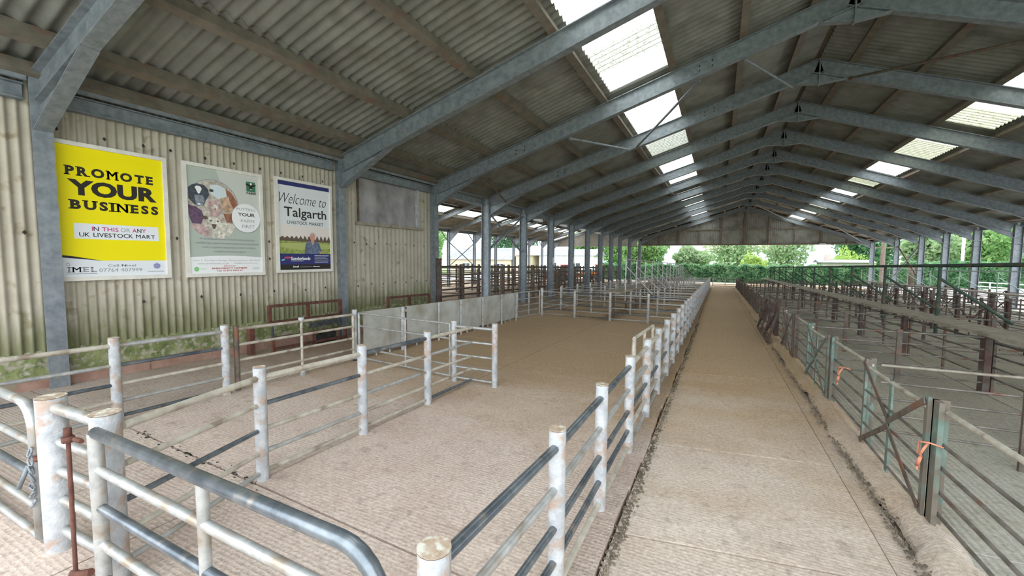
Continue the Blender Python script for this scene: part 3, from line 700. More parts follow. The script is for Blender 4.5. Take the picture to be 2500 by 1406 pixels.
p.poly([(.26, .56), (.40, .51), (.58, .51), (.62, .55), (.55, .62), (.45, .665), (.30, .665)], 'ink_wool')
p.poly([(.24, .47), (.28, .455), (.36, .455), (.41, .475), (.41, .55), (.36, .595), (.30, .59), (.25, .54)], 'ink_wool', 'lamb_face'); p.poly([(.17, .45), (.24, .455), (.25, .48), (.20, .485)], 'ink_hedge_ink'); p.poly([(.40, .47), (.47, .455), (.46, .475), (.42, .49)], 'ink_pink')
p.poly([(.29, .525), (.36, .525), (.34, .57), (.31, .57)], 'ink_hedge_ink'); p.disc(.285, .495, .012, 'ink_cow'); p.disc(.375, .495, .012, 'ink_cow')
p.disc(.785, .445, .215, 'ink_grey_ink'); p.disc(.783, .441, .212, 'ink_white_ink')
p.text('PUTTING', .645, .925, .340, .367, 'ink_grey_ink'); p.text('YOUR', .66, .915, .390, .424, 'ink_black_ink', .02); p.text('FARM', .70, .90, .455, .485, 'ink_grey_ink'); p.text('FIRST', .715, .905, .510, .542, 'ink_grey_ink')
p.rect(.80, .065, .935, .165, 'ink_green_logo'); p.poly([(.785, .085), (.84, .09), (.855, .07), (.88, .07), (.895, .09), (.95, .085), (.93, .105), (.895, .11), (.88, .15), (.855, .15), (.84, .11), (.805, .105)], 'ink_black_ink'); p.disc(.868, .085, .016, 'ink_white_ink', sy=1.1); p.disc(.868, .142, .012, 'ink_white_ink', sy=.6)
p.text('FARM', .80, .94, .170, .192, 'ink_black_ink', .03, True)
for k, (st, a, b) in enumerate((('A dedicated farm animal-only practice,', .13, .90), ('staffed by experienced veterinary surgeons', .08, .95), ('with a special interest in farm animal', .15, .90), ('medicine and surgery', .31, .76))):
    p.text(st, a, b, .655+.040*k, .683+.040*k, 'ink_grey_ink')
p.poly([(0, 1), (1, 1), (1, .845), (.75, .832), (.5, .828), (.25, .832), (0, .845)], 'ink_white_ink')
p.text('Unit 1, The Mart Garage, Monmouthshire NP7 5NT', .04, .97, .868, .886, 'ink_grey_ink'); p.text('www.farmfirstvets.co.uk', .09, .50, .898, .912, 'ink_grey_ink'); p.text('info@farmfirstvets.co.uk', .58, .93, .898, .912, 'ink_grey_ink')
p.text('24-hour', .43, .60, .922, .938, 'ink_red_ink', .01); p.text('EMERGENCY NUMBER', .27, .77, .945, .961, 'ink_red_ink', .03); p.text('Tel: 01873 840167', .33, .70, .968, .984, 'ink_red_ink', .02)
p.disc(.075, .957, .032, 'ink_green_tick'); p.text('member', .12, .20, .950, .960, 'ink_green_tick')
for q in (.865, .90, .935): p.disc(q, .96, .014, 'ink_grey_ink'); p.disc(q, .96, .010, 'ink_white_ink')
# --- welcome poster
p = Poster(5.468, 6.803, 1.343, 3.215, 'white welcome poster with a navy band and a man in a blue shirt')
p.rect(0, 0, 1, 1, 'ink_sky_ink', 'print_sheet'); p.rect(0, 0, 1, .045, 'ink_navy')
p.text('Welcome to', .03, .93, .13, .245, 'ink_black_ink', -.012, False, .38)
p.text('Talgarth', .11, .93, .285, .425, 'ink_black_ink', .012); p.text('LIVESTOCK MARKET', .16, .86, .438, .475, 'ink_black_ink', .006)
p.rect(0, .49, 1, .66, 'ink_cloud', 'photo'); p.rect(0, .66, 1, .815, 'ink_field', 'photo'); p.poly([(0, .70), (.5, .685), (1, .70), (1, .75), (.4, .77), (0, .74)], 'ink_field2')
tl = [(0, .67)] + [(k/40, .625+.022*math.sin(k*1.9)+.012*math.sin(k*4.3)) for k in range(41)] + [(1, .675)]
p.poly(tl[::-1], 'ink_hedge_ink')
p.poly([(.47, .815), (.475, .76), (.50, .69), (.53, .672), (.60, .662), (.64, .675), (.69, .668), (.76, .68), (.79, .74), (.81, .785), (.79, .80), (.755, .765), (.75, .815)], 'ink_shirt', 'man_shirt'); p.poly([(.47, .815), (.475, .76), (.50, .69), (.525, .69), (.53, .74), (.515, .815)], 'ink_shirt2'); p.poly([(.72, .69), (.76, .68), (.79, .74), (.81, .785), (.79, .80), (.755, .765)], 'ink_shirt2')
p.poly([(.60, .662), (.665, .662), (.66, .69), (.635, .71), (.61, .685)], 'ink_skin'); p.poly([(.585, .60), (.60, .58), (.64, .572), (.675, .582), (.685, .61), (.68, .645), (.65, .672), (.61, .668), (.588, .64)], 'ink_skin', 'man_face'); p.poly([(.58, .61), (.585, .578), (.615, .560), (.66, .560), (.69, .58), (.692, .61), (.68, .588), (.64, .58), (.60, .588)], 'ink_hair'); p.disc(.795, .80, .022, 'ink_skin')
p.rect(0, .815, 1, .94, 'ink_navy', 'band'); p.rect(0, .94, 1, 1, 'ink_black_ink', 'band')
p.text('Sunderlands', .205, .575, .852, .888, 'ink_white_ink', .03); p.rect(.21, .897, .44, .902, 'ink_white_ink')
p.poly([(.08, .868), (.11, .852), (.20, .850), (.20, .868), (.13, .872)], 'ink_logo_red'); p.poly([(.03, .885), (.09, .876), (.09, .890), (.04, .898)], 'ink_cyan')
for k, q in enumerate((.30, .24, .28, .30, .28)): p.rect(.66, .835+.019*k, .66+q, .841+.019*k, 'ink_white_ink' if k % 2 == 0 else 'ink_grey_ink')
p.text('imel', .24, .345, .952, .975, 'ink_white_ink', .03); p.rect(.37, .968, .60, .973, 'ink_grey_ink'); p.rect(.62, .966, .76, .973, 'ink_white_ink')

# ================================================================== fences
RS = [.79, .585, .39, .215, .06]           # rail heights of the silver pens
def post_round(parent, x, y, h, r, mat='whitewash', cap='post_cap', base=0.):
    o = rod('post', (x, y, gz(y)-.02+base), (x, y, gz(y)+h), r, mat, parent, 14)
    c = rod('post_cap', (x, y, gz(y)+h), (x, y, gz(y)+h+.006), r*1.02, cap, parent, 14)
    return o
def at(x, y, z): return (x, y, gz(y)+z)
def run(name, label, cat, pts, posts, rails, rr, mat, pr, h=.87, pmat_='whitewash', group=None, mats=None):
    x, y = posts[0]; t = thing(name, at(x, y, 0), label, cat, group)
    for i, (x, y) in enumerate(posts): post_round(t, x, y, h, pr[i] if isinstance(pr, list) else pr, pmat_)
    for k, z in enumerate(rails):
        for i in range(len(pts)-1):
            a, b = pts[i], pts[i+1]
            rod('rail', at(a[0], a[1], z), at(b[0], b[1], z), rr*(1.25 if k == 0 else 1.), (mats[(k+i) % len(mats)] if mats else mat), t, 10)
    return t
SM = ['silver', 'silver', 'silver_dark', 'silver']
# corridor fence beside the wall
run('pen_fence', 'silver tube fence in front of the yellow poster', 'fence', [(-5.48, .95), (-5.48, 2.05), (-5.48, 3.12)], [(-5.48, .95), (-5.48, 2.05), (-5.48, 3.12)], RS, .019, 'silver', .046, mats=['rail_worn', 'silver', 'silver_dark'])
# middle fence, from the big front post to the cross fence
run('pen_fence', 'silver tube fence running through the middle of the collecting pen', 'fence', [(-2.80, 1.065), (-3.08, 1.99), (-3.07, 3.0), (-3.06, 4.01), (-3.05, 4.962)], [(-3.08, 1.99), (-3.07, 3.0), (-3.06, 4.01)], RS, .018, 'silver', .044, mats=['rail_worn', 'rail_worn', 'silver_dark', 'rail_worn', 'silver'])
# cross fence
run('pen_fence', 'short silver cross fence closing the middle fence', 'fence', [(-3.34, 4.99), (-2.69, 4.995)], [(-3.34, 4.99), (-2.69, 4.995)], RS, .016, 'silver', .04)
# front link between the two thick posts
lk = run('post_link', 'two thick white posts joined by short tubes by the front gates', 'fence', [(-3.36, .967), (-2.775, .987)], [(-3.36, .967), (-2.775, .987)], [.83, .64, .47, .30, .12], .024, 'silver', [.066, .063], h=.885)
pin = rod('drop_bolt', (-2.985, .905, .0), (-3.0, .915, .72), .010, 'rust', lk, 8)
nb = G().tube([(-3.0, .915, .70), (-3.0, .915, .73)], .027, 6); nb.tube([(-3.0, .915, .73), (-3.0, .915, .775)], .017, 6); nb.tube([(-3.02, .93, .712), (-2.89, .93, .72)], .012, 6); local(nb, 'bolt_head', 'rust', lk)
local(G().tube([(-3.02, .905, -.015), (-2.95, .905, .0), (-2.88, .93, .02)], .02, 6), 'bolt_foot', 'rust', lk)
# walkway fence (long run)
wyp = [1.90, 2.77, 3.77, 4.78, 5.70, 6.73] + [6.73+.985*k for k in range(1, 34)]
wf = thing('walkway_fence', at(-.67, .96, 0), 'long silver tube fence on a kerb along the left edge of the walkway', 'fence')
post_round(wf, -.715, .961, .84, .05)
for y in wyp: post_round(wf, -.675, y, .875, .042 if y < 8 else .038)
ye = [.961] + wyp
ye = [y for i, y in enumerate(ye) if i < 14 or (i-13) % 3 == 0 or i == len(ye)-1]
for k, z in enumerate(RS):
    for a, b in zip(ye[:-1], ye[1:]):
        mt = ['silver_dark', 'silver', 'silver_dark', 'silver_dark', 'rail_worn'][k] if b < 4 else ['rail_worn', 'silver', 'silver_dark', 'rail_worn', 'silver'][k]
        rod('rail', at(-.71 if a < 1 else -.675, a, z), at(-.675, b, z), .022 if k == 0 else .019, mt, wf, 10)
# ------------------------------------------------------------------ tube gates
def tube_gate(label, p, q, zs, mids, mat, r=.018, bend=None, group=None, mats=None, name='tube_gate', feet=None):
    """gate leaf from p to q (x,y); rails at heights zs, stiles at both ends, extra stiles at fractions mids; bend = radius of the rounded free corner at q"""
    P = Vector((p[0], p[1], 0)); Q = Vector((q[0], q[1], 0)); t = thing(name, at(p[0], p[1], zs[-1]), label, 'gate', group); d = (Q-P).normalized()
    def w(v, z): return Vector((v.x, v.y, gz(v.y)+z))
    if bend:
        pts = [w(P, zs[0]), w(Q-d*bend, zs[0])] + [w(Q-d*bend*(1-math.sin(a)), zs[0]-bend*(1-math.cos(a))) for a in [math.pi/2*k/6 for k in range(1, 7)]] + [w(Q, zs[-1])]
        local(G().tube(pts, r*1.3, 12), 'bent_top_rail', mats[0] if mats else mat, t)
    else:
        rod('rail', w(P, zs[0]), w(Q, zs[0]), r*1.1, mats[0] if mats else mat, t, 10); rod('stile', w(Q, zs[-1]), w(Q, zs[0]), r*1.2, mat, t, 10)
    for k, z in enumerate(zs[1:]): rod('rail', w(P, z), w(Q, z), r, mats[(k+1) % len(mats)] if mats else mat, t, 10)
    rod('stile', w(P, zs[-1]-.02), w(P, zs[0]+.0), r*1.45, mat, t, 10)
    for m in mids: rod('stile', w(P.lerp(Q, m), zs[-1]), w(P.lerp(Q, m), zs[0]), r*1.05, mat, t, 10)
    return t
tg = tube_gate('dark polished silver gate with a rounded corner beside the thick front post', (-2.66, .905), (-.83, .872), [.835, .655, .465, .28, .10], [.5], 'silver', .021, .16, mats=['silver_dark', 'silver', 'silver_dark', 'silver'])
lg = tube_gate('silver gate with rounded top corner and chain latch by the front post', (-5.40, .95), (-3.50, .93), [.83, .60, .41, .22, .04], [.45], 'silver', .021, .16, mats=['silver', 'silver', 'silver_dark'])
ch = G()
for k in range(7):
    a = k*.9; ch.tube([(-3.47+.02*math.cos(a+j*1.05), .90+.008*math.sin(j*1.05+k), .55-.05*k+.025*math.sin(j*1.05)) for j in range(7)], .006, 5)
local(ch, 'chain', 'galv', lg); local(G().tube([(-3.52, .91, .52), (-3.455, .92, .505), (-3.45, .93, .50)], .014, 6), 'latch', 'rust', lg); local(G().tube([(-3.50, .90, .47), (-3.56, .87, .33)], .011, 6), 'latch_handle', 'galv', lg)
g1 = tube_gate('worn brown tube gate with a white footed middle stile below the farm vet poster', (-5.47, 3.25), (-5.47, 5.16), [.80, .60, .40, .215, .06], [.49], 'rail_worn', .019)
rod('foot', at(-5.47, 4.186, -.01), at(-5.47, 4.186, .10), .043, 'whitewash', g1, 12); rod('stile_cap', at(-5.47, 4.186, .80), at(-5.47, 4.186, .855), .04, 'whitewash', g1, 12); rod('hinge_stile', at(-5.47, 3.25, .02), at(-5.47, 3.25, .85), .032, 'dark_steel', g1, 10)
sp = thing('gate_post', at(-5.514, 5.24, 0), 'white post where two tube gates meet below the welcome poster', 'post'); post_round(sp, -5.514, 5.24, .87, .04); rod('foot_stub', at(-5.514, 5.24, -.02), at(-5.514, 5.24, .03), .043, 'black_rubber', sp, 10)
tube_gate('thin silver gate reaching from the corridor post to the cross fence', (-5.44, 5.26), (-3.43, 5.02), [.815, .60, .22, .06], [.55], 'silver', .015)
tube_gate('silver gate folded back flat against the inside of the walkway fence', (-.83, 4.85), (-.79, 6.05), [.86, .62, .42, .22, .08], [.5], 'rail_worn', .018)
# ------------------------------------------------------------------ sheeted hurdles
ph = [5.34, 6.36, 7.52, 8.40, 9.43, 10.49, 11.43]
for k, (a, b) in enumerate(zip(ph[:-1], ph[1:])):
    lab = ['first sheeted hurdle next to the gate post', 'sheeted hurdle beside the dark timber post', 'pale bulging sheeted hurdle third along from the gate post', 'pale sheeted hurdle fourth along from the gate post', 'pale sheeted hurdle fifth along from the gate post', 'last sheeted hurdle beside the thin tube gate'][k]
    t = thing('sheeted_hurdle', at(-5.48, a, 0), 'grey metal '+lab, 'hurdle', 'sheeted hurdles along the corridor')
    a2 = a+(.14 if k == 1 else .03); n = 8; vv = []
    for i in range(n+1):
        y = a2+(b-.012-a2)*i/n
        for j in range(5):
            z = .08+.74*j/4; vv.append((-5.455+.012*math.sin(math.pi*i/n)*math.sin(math.pi*j/4), y, gz(y)+z))
    local(G().add(vv, [(i*5+j, (i+1)*5+j, (i+1)*5+j+1, i*5+j+1) for i in range(n) for j in range(4)], True), 'sheet', 'sheet_galv', t)
    bar('top_edge', at(-5.47, a2, .82), at(-5.47, b-.012, .82), .035, .02, 'sheet_galv', t); bar('bottom_edge', at(-5.47, a2, .09), at(-5.47, b-.012, .09), .03, .02, 'silver', t)
    post_round(t, -5.432, b, .83, .024 if k else .042)
    for f in (.35, .7): rod('foot', at(-5.50, lerp(a2, b, f), 0), at(-5.50, lerp(a2, b, f), .1), .018, 'whitewash', t, 8)
dp = thing('timber_post', at(-5.5, 6.44, 0), 'dark brown post wedged between two sheeted hurdles', 'post'); local(G().box((-5.56, 6.40, gz(6.44)), (-5.46, 6.49, gz(6.44)+.80)), 'shaft', 'maroon', dp); local(G().tube([(-5.45, 6.44, .64), (-5.40, 6.44, .64)], .03, 8), 'hinge_pin', 'rail_worn', dp)
tube_gate('thin silver tube gate between the sheeted hurdles and the far pens', (-5.45, 11.55), (-5.32, 13.0), [.83, .62, .42, .24, .08], [.5], 'silver', .016)

# ------------------------------------------------------------------ far left pens
LY0 = 12.95; LDY = [LY0+2.0*k for k in range(14)]
run('pen_fence', 'silver front fence of the far left pens facing the brown floor', 'fence', [(-5.29, 13.15), (-4.13, 13.08), (-2.96, 12.92), (-1.83, 12.88), (-.70, 12.85)], [(-5.29, 13.15), (-4.13, 13.08), (-2.96, 12.92), (-1.83, 12.88)], RS, .016, 'silver', .04, mats=['silver', 'silver_dark'], pmat_='silver')
for k, y in enumerate(LDY[1:]):
    t = thing('pen_divider', at(-5.3, y, 0), 'silver tube divider across the far left pens, %s from the open brown floor' % ORD[k], 'fence', 'dividers of the far left pens')
    for x in (-5.26, -4.1, -2.72, -1.83): rod('post', at(x, y, 0), at(x, y, .87 if x != -2.72 else .82), .034, 'silver', t, 8)
    for z in RS: rod('rail', at(-5.26, y, z), at(-.72, y, z), .016, 'silver' if z > .5 else 'pen_rail', t, 6)
t = thing('pen_fence', at(-5.3, 13.2, 0), 'silver back fence of the far left pens beside the cattle shed columns', 'fence')
for k in range(14): rod('post', at(-5.36, 13.3+2*k, 0), at(-5.36, 13.3+2*k, .9), .036, 'silver', t, 8)
for z in RS: rod('rail', at(-5.36, 13.3, z), at(-5.36, 39.2, z), .017, 'silver', t, 6)
def catwalk(label, xa, xb, xh, ya, yb, step, legs, handrail, mat_h, brace_dx, yh0, leg_m, hh=1.78, plank_m='plank', hr=.024, ls=.07, pl=2.86):
    t = thing('catwalk', at((xa+xb)/2, ya, 0), label, 'catwalk'); w = (xb-xa)
    y = ya
    while y < yb-.1:
        y2 = min(y+pl, yb)
        bar('plank', at((xa+xb)/2, y+.006, .86), at((xa+xb)/2, y2-.006, .86), w, .045, plank_m, t); y = y2
    for y in legs: local(G().box(((xa+xb)/2-ls*.5, y-ls, gz(y)), ((xa+xb)/2+ls*.5, y+ls, gz(y)+.838)), 'leg', leg_m, t)
    if handrail:
        hs = []
        y = yh0
        while y < yb: hs.append(y); y += step
        for y in hs:
            po = rod('handrail_post', at(xh, y, .88 if 0 else .55), at(xh, y, hh), hr, mat_h, t, 8)
            rod('brace', at(xh, y, hh-.22), at(xh+brace_dx, y, .80), hr*.85, mat_h, t, 8)
        a = at(xh, hs[0]-(step if brace_dx > 0 and xa > 0 else 0), hh); b = at(xh, hs[-1], hh)
        rod('handrail', a, b, hr*1.05, mat_h, t, 8)
        if xa > 0: rod('handrail_post', at(xh, hs[0]-step, .55), at(xh, hs[0]-step, hh), hr, mat_h, t, 8)
    return t
catwalk('narrow plank catwalk with a silver handrail above the far left pens', -3.22, -2.70, -2.72, 13.0, 39.2, 2.0, [13.4+2*k for k in range(13)], True, 'silver', .85, 14.0, 'dark_steel', 1.90, pl=4., hr=.021, ls=.05)

# ------------------------------------------------------------------ right-hand pens
RR = [.78, .56, .41, .25, .105]
def steel_row(label, x, y0, n, step, gates, pm, rm, s=.07, group=None, gate_lab=None, side=1, yend=None, first_mats=None, gm=None, ggroup=None, thin=1.):
    """row of flat steel posts along Y; every second opening is a gate with crossed straps"""
    t = thing('pen_row', at(x, y0, 0), label, 'fence', group)
    ys = [y0+step*k for k in range(n)]
    for k, y in enumerate(ys):
        m = first_mats[k] if first_mats and k < len(first_mats) else pm
        o = local(G().box((x-.014, y-s*.62, gz(y)), (x+.014, y+s*.62, gz(y)+.84)).box((x-.014, y+s*.38, gz(y)), (x+.065, y+s*.62, gz(y)+.84)), 'post', m, t)
    for k in range(n-1):
        if gates[k % 2]: continue
        for j, z in enumerate(RR): rod('rail', at(x+.03, ys[k], z), at(x+.03, ys[k+1], z), .012*thin if j else .016*thin, ('rail_worn' if j == 0 and thin == 1. else rm), t, 6)
    for k in range(n-1):
        if not gates[k % 2]: continue
        a, b = ys[k]+.06, ys[k+1]-.06; m = first_mats[k] if first_mats and k < len(first_mats) else (gm or pm)
        t2 = thing('pen_gate', at(x, a, .05), gate_lab[k] if isinstance(gate_lab, list) and k < len(gate_lab) else ((gate_lab[-1] if isinstance(gate_lab, list) else gate_lab) + ', %s of its row' % ORD[k//2]), 'gate', ggroup)
        mid = (a+b)/2
        for y in (a, b): bar('stile', at(x-.03, y, .06), at(x-.03, y, .85), .045, .02, m, t2, up=(1, 0, 0))
        bar('middle_stile', at(x-.03, mid, .06), at(x-.03, mid, .80), .055, .014, m, t2, up=(1, 0, 0))
        for j, z in enumerate(RR): rod('rail', at(x-.03, a, z), at(x-.03, b, z), .011*thin if j else .015*thin, 'rail_worn' if j == 0 and thin == 1. else rm, t2, 6)
        for p_, q_ in (((a, .82), (mid, .46)), ((b, .82), (mid, .50)), ((mid, .44), (a, .10)), ((mid, .42), (b, .08))):
            bar('strap', at(x-.05, p_[0], p_[1]), at(x-.05, q_[0], q_[1]), .042, .008, 'dark_steel' if k % 3 else m, t2, up=(1, 0, 0))
    return t
def labels(first, rest): return first+[rest]
R0 = 3.573-1.41
steel_row('long row of green and rusty posts and rails along the walkway', 1.29, R0, 27, 1.41, [False, True], 'dark_steel', 'pen_rail', .075, None,
          [None, 'green steel pen gate with crossed straps and orange twine beside its post', None, 'grey green pen gate with crossed straps second along the walkway', None, 'dark pen gate with crossed straps third along the walkway', None, 'rusty pen gate beside the leaning red gate', 'rusty pen gate with crossed straps along the walkway'],
          first_mats=['green_paint', 'green_paint', 'green_paint', 'green_paint', 'green_paint', 'dark_steel', 'dark_steel', 'maroon'], gm='dark_steel', ggroup='pen gates along the walkway')
steel_row('row of rusty steel posts and rails behind the long plank catwalk', 5.58, 5.0, 25, 1.41, [True, False], 'maroon', 'pen_rail', .085, None, 'rusty pen gate with crossed straps behind the long plank catwalk', gm='maroon', ggroup='pen gates behind the catwalk', thin=.9)
steel_row('row of rusty steel posts and rails across the second walkway', 7.45, 10.0, 21, 1.41, [False, True], 'maroon', 'pen_rail', .085, None, 'rusty pen gate with crossed straps across the second walkway', gm='maroon', ggroup='pen gates across the second walkway', thin=.9)
steel_row('outer row of rusty steel posts and rails beside the right hand columns', 11.5, 18.0, 16, 1.41, [True, False], 'maroon', 'pen_rail', .085, None, 'rusty pen gate with crossed straps beside the right hand columns', gm='maroon', ggroup='pen gates beside the right columns', thin=.9)
def divider(x0, x1, y, lab, grp, xm, m='pen_rail', first=False):
    t = thing('pen_divider', at(x0, y, 0), lab, 'fence', grp)
    for x in xm: bar('post', at(x, y, 0), at(x, y, .83), .06, .03, 'dark_steel' if x < 3 else 'maroon', t)
    for j, z in enumerate([.79, .63, .48, .33, .18]): rod('rail', at(x0, y+.02, z), at(x1, y+.02, z), .014 if j == 0 else .011, ('rail_mid' if first and j == 0 else m), t, 6)
yd = [4.958+2.83*k for k in range(13)]
for k, y in enumerate(yd):
    divider(1.38, 3.22, y, 'dark steel divider with a worn pale top rail at the nearest green gate' if k == 0 else 'dark steel divider between walkway and plank catwalk, %s beyond the nearest green gate' % ORD[k-1], None if k == 0 else 'dividers on the walkway side of the catwalk', (2.34,), first=(k == 0))
    divider(3.39, 5.47, y+.05, 'dark steel divider behind the plank catwalk, %s from the front of the shed' % ORD[k], 'dividers behind the catwalk', (4.5,))
    if y > 9.5: divider(7.55, 9.30, y, 'dark steel divider before the second catwalk, %s from the front of the shed' % ORD[k-2], 'dividers before the second catwalk', (8.4,))
    if y > 17: divider(9.45, 11.38, y, 'dark steel divider between second catwalk and right columns, %s from the front' % ORD[k-5], 'dividers behind the second catwalk', (10.4,))
catwalk('long plank catwalk on maroon legs with a dark green handrail', 3.09, 3.51, 3.46, 2.2, 39.4, 2.72, [2.29+2.83*k for k in range(14)], True, 'dark_green', .95, 7.2+2.72, 'maroon', 1.76, hr=.028)
for nm, x, y0, y1, lab in (('back_rails', 3.33, 2.3, 39.4, 'dark rails running under the long plank catwalk'), ('back_rails', 9.38, 11.0, 39.4, 'dark rails running under the second catwalk')):
    t = thing('pen_rails', at(x, y0, 0), lab, 'fence')
    for z in (.70, .53, .37, .22): rod('rail', at(x+.06, y0, z), at(x+.06, y1, z), .013, 'pen_rail', t, 6)
    y = y0
    while y < y1: bar('upright', at(x+.06, y, 0), at(x+.06, y, .74), .03, .03, 'dark_steel', t); y += 1.415
catwalk('second narrow catwalk with a thin pale green handrail near the right columns', 9.15, 9.62, 9.4, 11.0, 39.4, 2.83, [11.2+2.83*k for k in range(10)], True, 'pale_green', .9, 13.8, 'maroon', 1.68, hr=.02)
# twine knots
def twine(p, label):
    t = thing('baler_twine', p, label, 'twine'); x, y, z = p
    pts = [(x-.02, y, z+.0), (x-.05, y-.03, z-.03), (x-.06, y-.01, z-.08), (x-.04, y+.03, z-.11), (x-.055, y+.04, z-.16), (x-.06, y+.02, z-.2)]
    local(G().tube(pts, .008, 6), 'strand', 'twine', t); local(G().tube([(x+.03, y-.06, z), (x-.03, y-.05, z+.015), (x-.065, y, z), (x-.05, y+.05, z-.02), (x-.06, y+.03, z-.09)], .0055, 6), 'loop', 'twine', t)
    local(G().tube([(x-.062, y-.02, z-.10), (x-.062, y+.0, z-.14), (x-.06, y+.03, z-.17)], .010, 6), 'knot', 'twine', t)
twine((1.27, 3.56, .50), 'orange baler twine knotted round the green steel gate post'); twine((1.27, 5.66, .50), 'orange baler twine hanging from a rail between two gate posts')
# rusty gate leaning on the walkway row
t = thing('leaning_gate', at(1.0, 10.9, 0), 'rusty red gate leaning against the walkway row of pens', 'gate')
def lean(y, z): return (1.02+.22*z/.9, y, gz(y)+.02+z)
for z in (.0, .16, .32, .48, .64, .80, .92): rod('rail', lean(10.9, z), lean(13.6, z), .016, 'maroon', t, 6)
for y in (10.9, 11.8, 12.7, 13.6): bar('stile', lean(y, 0), lean(y, .92), .05, .03, 'maroon', t)
for a, b in ((10.9, 11.8), (12.7, 13.6)): bar('strap', lean(a, .85), lean(b, .05), .05, .012, 'maroon', t)
# gate closing the far end of the walkway, and white rail fence in the yard
tube_gate('silver gate closing the far end of the walkway', (-.45, 40.2), (1.42, 40.2), [.80, .62, .44, .28, .12], [.5], 'silver', .022)
t = thing('yard_fence', (19, 16, gz(16)), 'white tube rail fence across the bright yard beside the columns', 'fence')
for k in range(12): rod('post', (19, 16+3*k, gz(16+3*k)-.1), (19, 16+3*k, gz(16+3*k)+.82), .04, 'render_white', t, 8)
for z in (.80, .48): rod('rail', (19, 16, gz(16)+z), (19, 49, gz(49)+z), .035, 'render_white', t, 8)

# ------------------------------------------------------------------ rusty racks against the wall
def rack(y0, y1, zt, lab, low):
    x = XL+.22; t = thing('steel_rack', at(x, y0, 0), lab, 'rack')
    for z in (zt, zt-.30): bar('rail', (x, y0, gz(y0)+z), (x, y1, gz(y1)+z), .045, .05, 'rust', t)
    for y in (y0, (y0+y1)/2, y1): bar('upright', (x, y, gz(y)+zt-.32), (x, y, gz(y)+zt+.02), .05, .06, 'rust', t)
    for y in (y0+.03, y1-.03): bar('leg', (x+.03, y, gz(y)), (x+.03, y, gz(y)+zt-.3), .03, .03, 'silver_dark', t)
    if low:
        for z in (.07, .27): bar('foot_rail', (x+.14, y0-.05, gz(y0)+z), (x+.14, y1, gz(y1)+z), .04, .045, 'rust', t)
        for y in (y0-.05, (y0+y1)/2, y1): bar('foot_upright', (x+.14, y, gz(y)+.0), (x+.14, y, gz(y)+.29), .04, .05, 'rust', t)
        bar('end_post', (x-.05, y0-.33, gz(y0)), (x-.05, y0-.33, gz(y0)+.52), .10, .09, 'rust', t)
        bar('back_board', (x-.06, y0+.9, gz(y0)+.36), (x-.06, y1, gz(y1)+.40), .02, .10, 'silver_dark', t)
rack(5.0, 6.62, .84, 'rusty red steel rack against the wall below the welcome poster', True)
rack(8.10, 9.75, .80, 'rusty red steel rack against the wall below the window', False)
bl = thing('rubber_block', at(XL+.36, 5.98, 0), 'black rubber block lying by the rusty rack', 'block'); local(G().box((XL+.26, 5.95, gz(6)), (XL+.33, 6.40, gz(6)+.2)), 'body', 'black_rubber', bl)
local(G().box((XL+.262, 6.0, gz(6)+.2), (XL+.328, 6.08, gz(6)+.23)), 'lug', 'black_rubber', bl)

# ------------------------------------------------------------------ cattle shed beyond the left columns
X2 = -17.6; XR2 = -12.6; ZR2 = 5.3; ZE2 = 3.55
def z2(x): return ZE2+.3+(ZR2-ZE2-.3)*(x-X2)/(XR2-X2) if x < XR2 else ZR2-(ZR2-3.95)*(x-XR2)/(XL-.3-XR2)
cr2 = thing('ceiling_cattle_shed', (X2, 10, 3), 'corrugated roof of the neighbouring cattle shed with bright rooflights', 'roof', kind='structure'); del cr2['category']
cs_y = [8.0] + [11.2+3.6*k for k in range(11)]
def sheet2(x0, x1, y0, y1, m, nm, off=0.):
    nn = int((y1-y0)/.15*4); vv = []
    for k in range(nn+1):
        y = y0+(y1-y0)*k/nn; d = .02*math.sin(2*math.pi*y/.15)+off; vv += [(x0, y, z2(x0)+d), (x1, y, z2(x1)+d)]
    local(G().add(vv, [(2*k, 2*k+1, 2*k+3, 2*k+2) for k in range(nn)], True), nm, m, cr2)
for a, b in zip(cs_y[:-1], cs_y[1:]):
    sheet2(X2-.5, -15.5, a, b, 'fibre', 'roof_sheet'); sheet2(-14.4, XR2, a, b, 'fibre', 'roof_sheet'); sheet2(XR2, XL-.3, a, b, 'fibre', 'roof_sheet')
    sheet2(-15.52, -14.38, a, a+.7, 'fibre', 'roof_sheet'); sheet2(-15.52, -14.38, a+.7, b, 'rooflight_clear', 'rooflight_sheet')
    for x in (-15.55, -14.35, -9.5): bar('purlin', (x, a, z2(x)-.1), (x, b, z2(x)-.1), .06, .14, 'purlin', cr2)
for y in cs_y[1:]:
    t = thing('cattle_shed_frame', (X2, y, gz(y)), 'grey steel frame of the neighbouring cattle shed, %s past the corrugated wall end' % ORD[cs_y.index(y)-1], 'frame', 'frames of the cattle shed')
    local(G().ibeam((X2, y, gz(y)), (X2, y, ZE2+.1), (1, 0, 0), (0, 1, 0), .2, .14), 'column', 'galv', t)
    for xa_, xb_ in ((X2, XR2), (XL-.45, XR2)):
        za_, zb_ = z2(xa_)-.34, z2(xb_)-.34
        d = Vector((xb_-xa_, 0, zb_-za_)).normalized(); local(G().ibeam((xa_, y, za_), (xb_, y, zb_), (-d.z, 0, d.x), (0, 1, 0), .24, .12), 'rafter', 'galv', t)
    for sx in (1,): local(G().prism([(X2+.1, y-.03, 2.75), (X2+.1, y-.03, 3.6), (X2+1.0, y-.03, 3.6)], (0, .06, 0)), 'knee_brace', 'galv', t)
    for sy in (-1, 1): bar('eave_brace', (X2, y+sy*.05, 2.8), (X2, y+sy*.95, 3.55), .06, .05, 'galv', t)
bar('eave_beam', (X2, 8, 3.6), (X2, cs_y[-1], 3.6), .12, .22, 'galv', cr2)
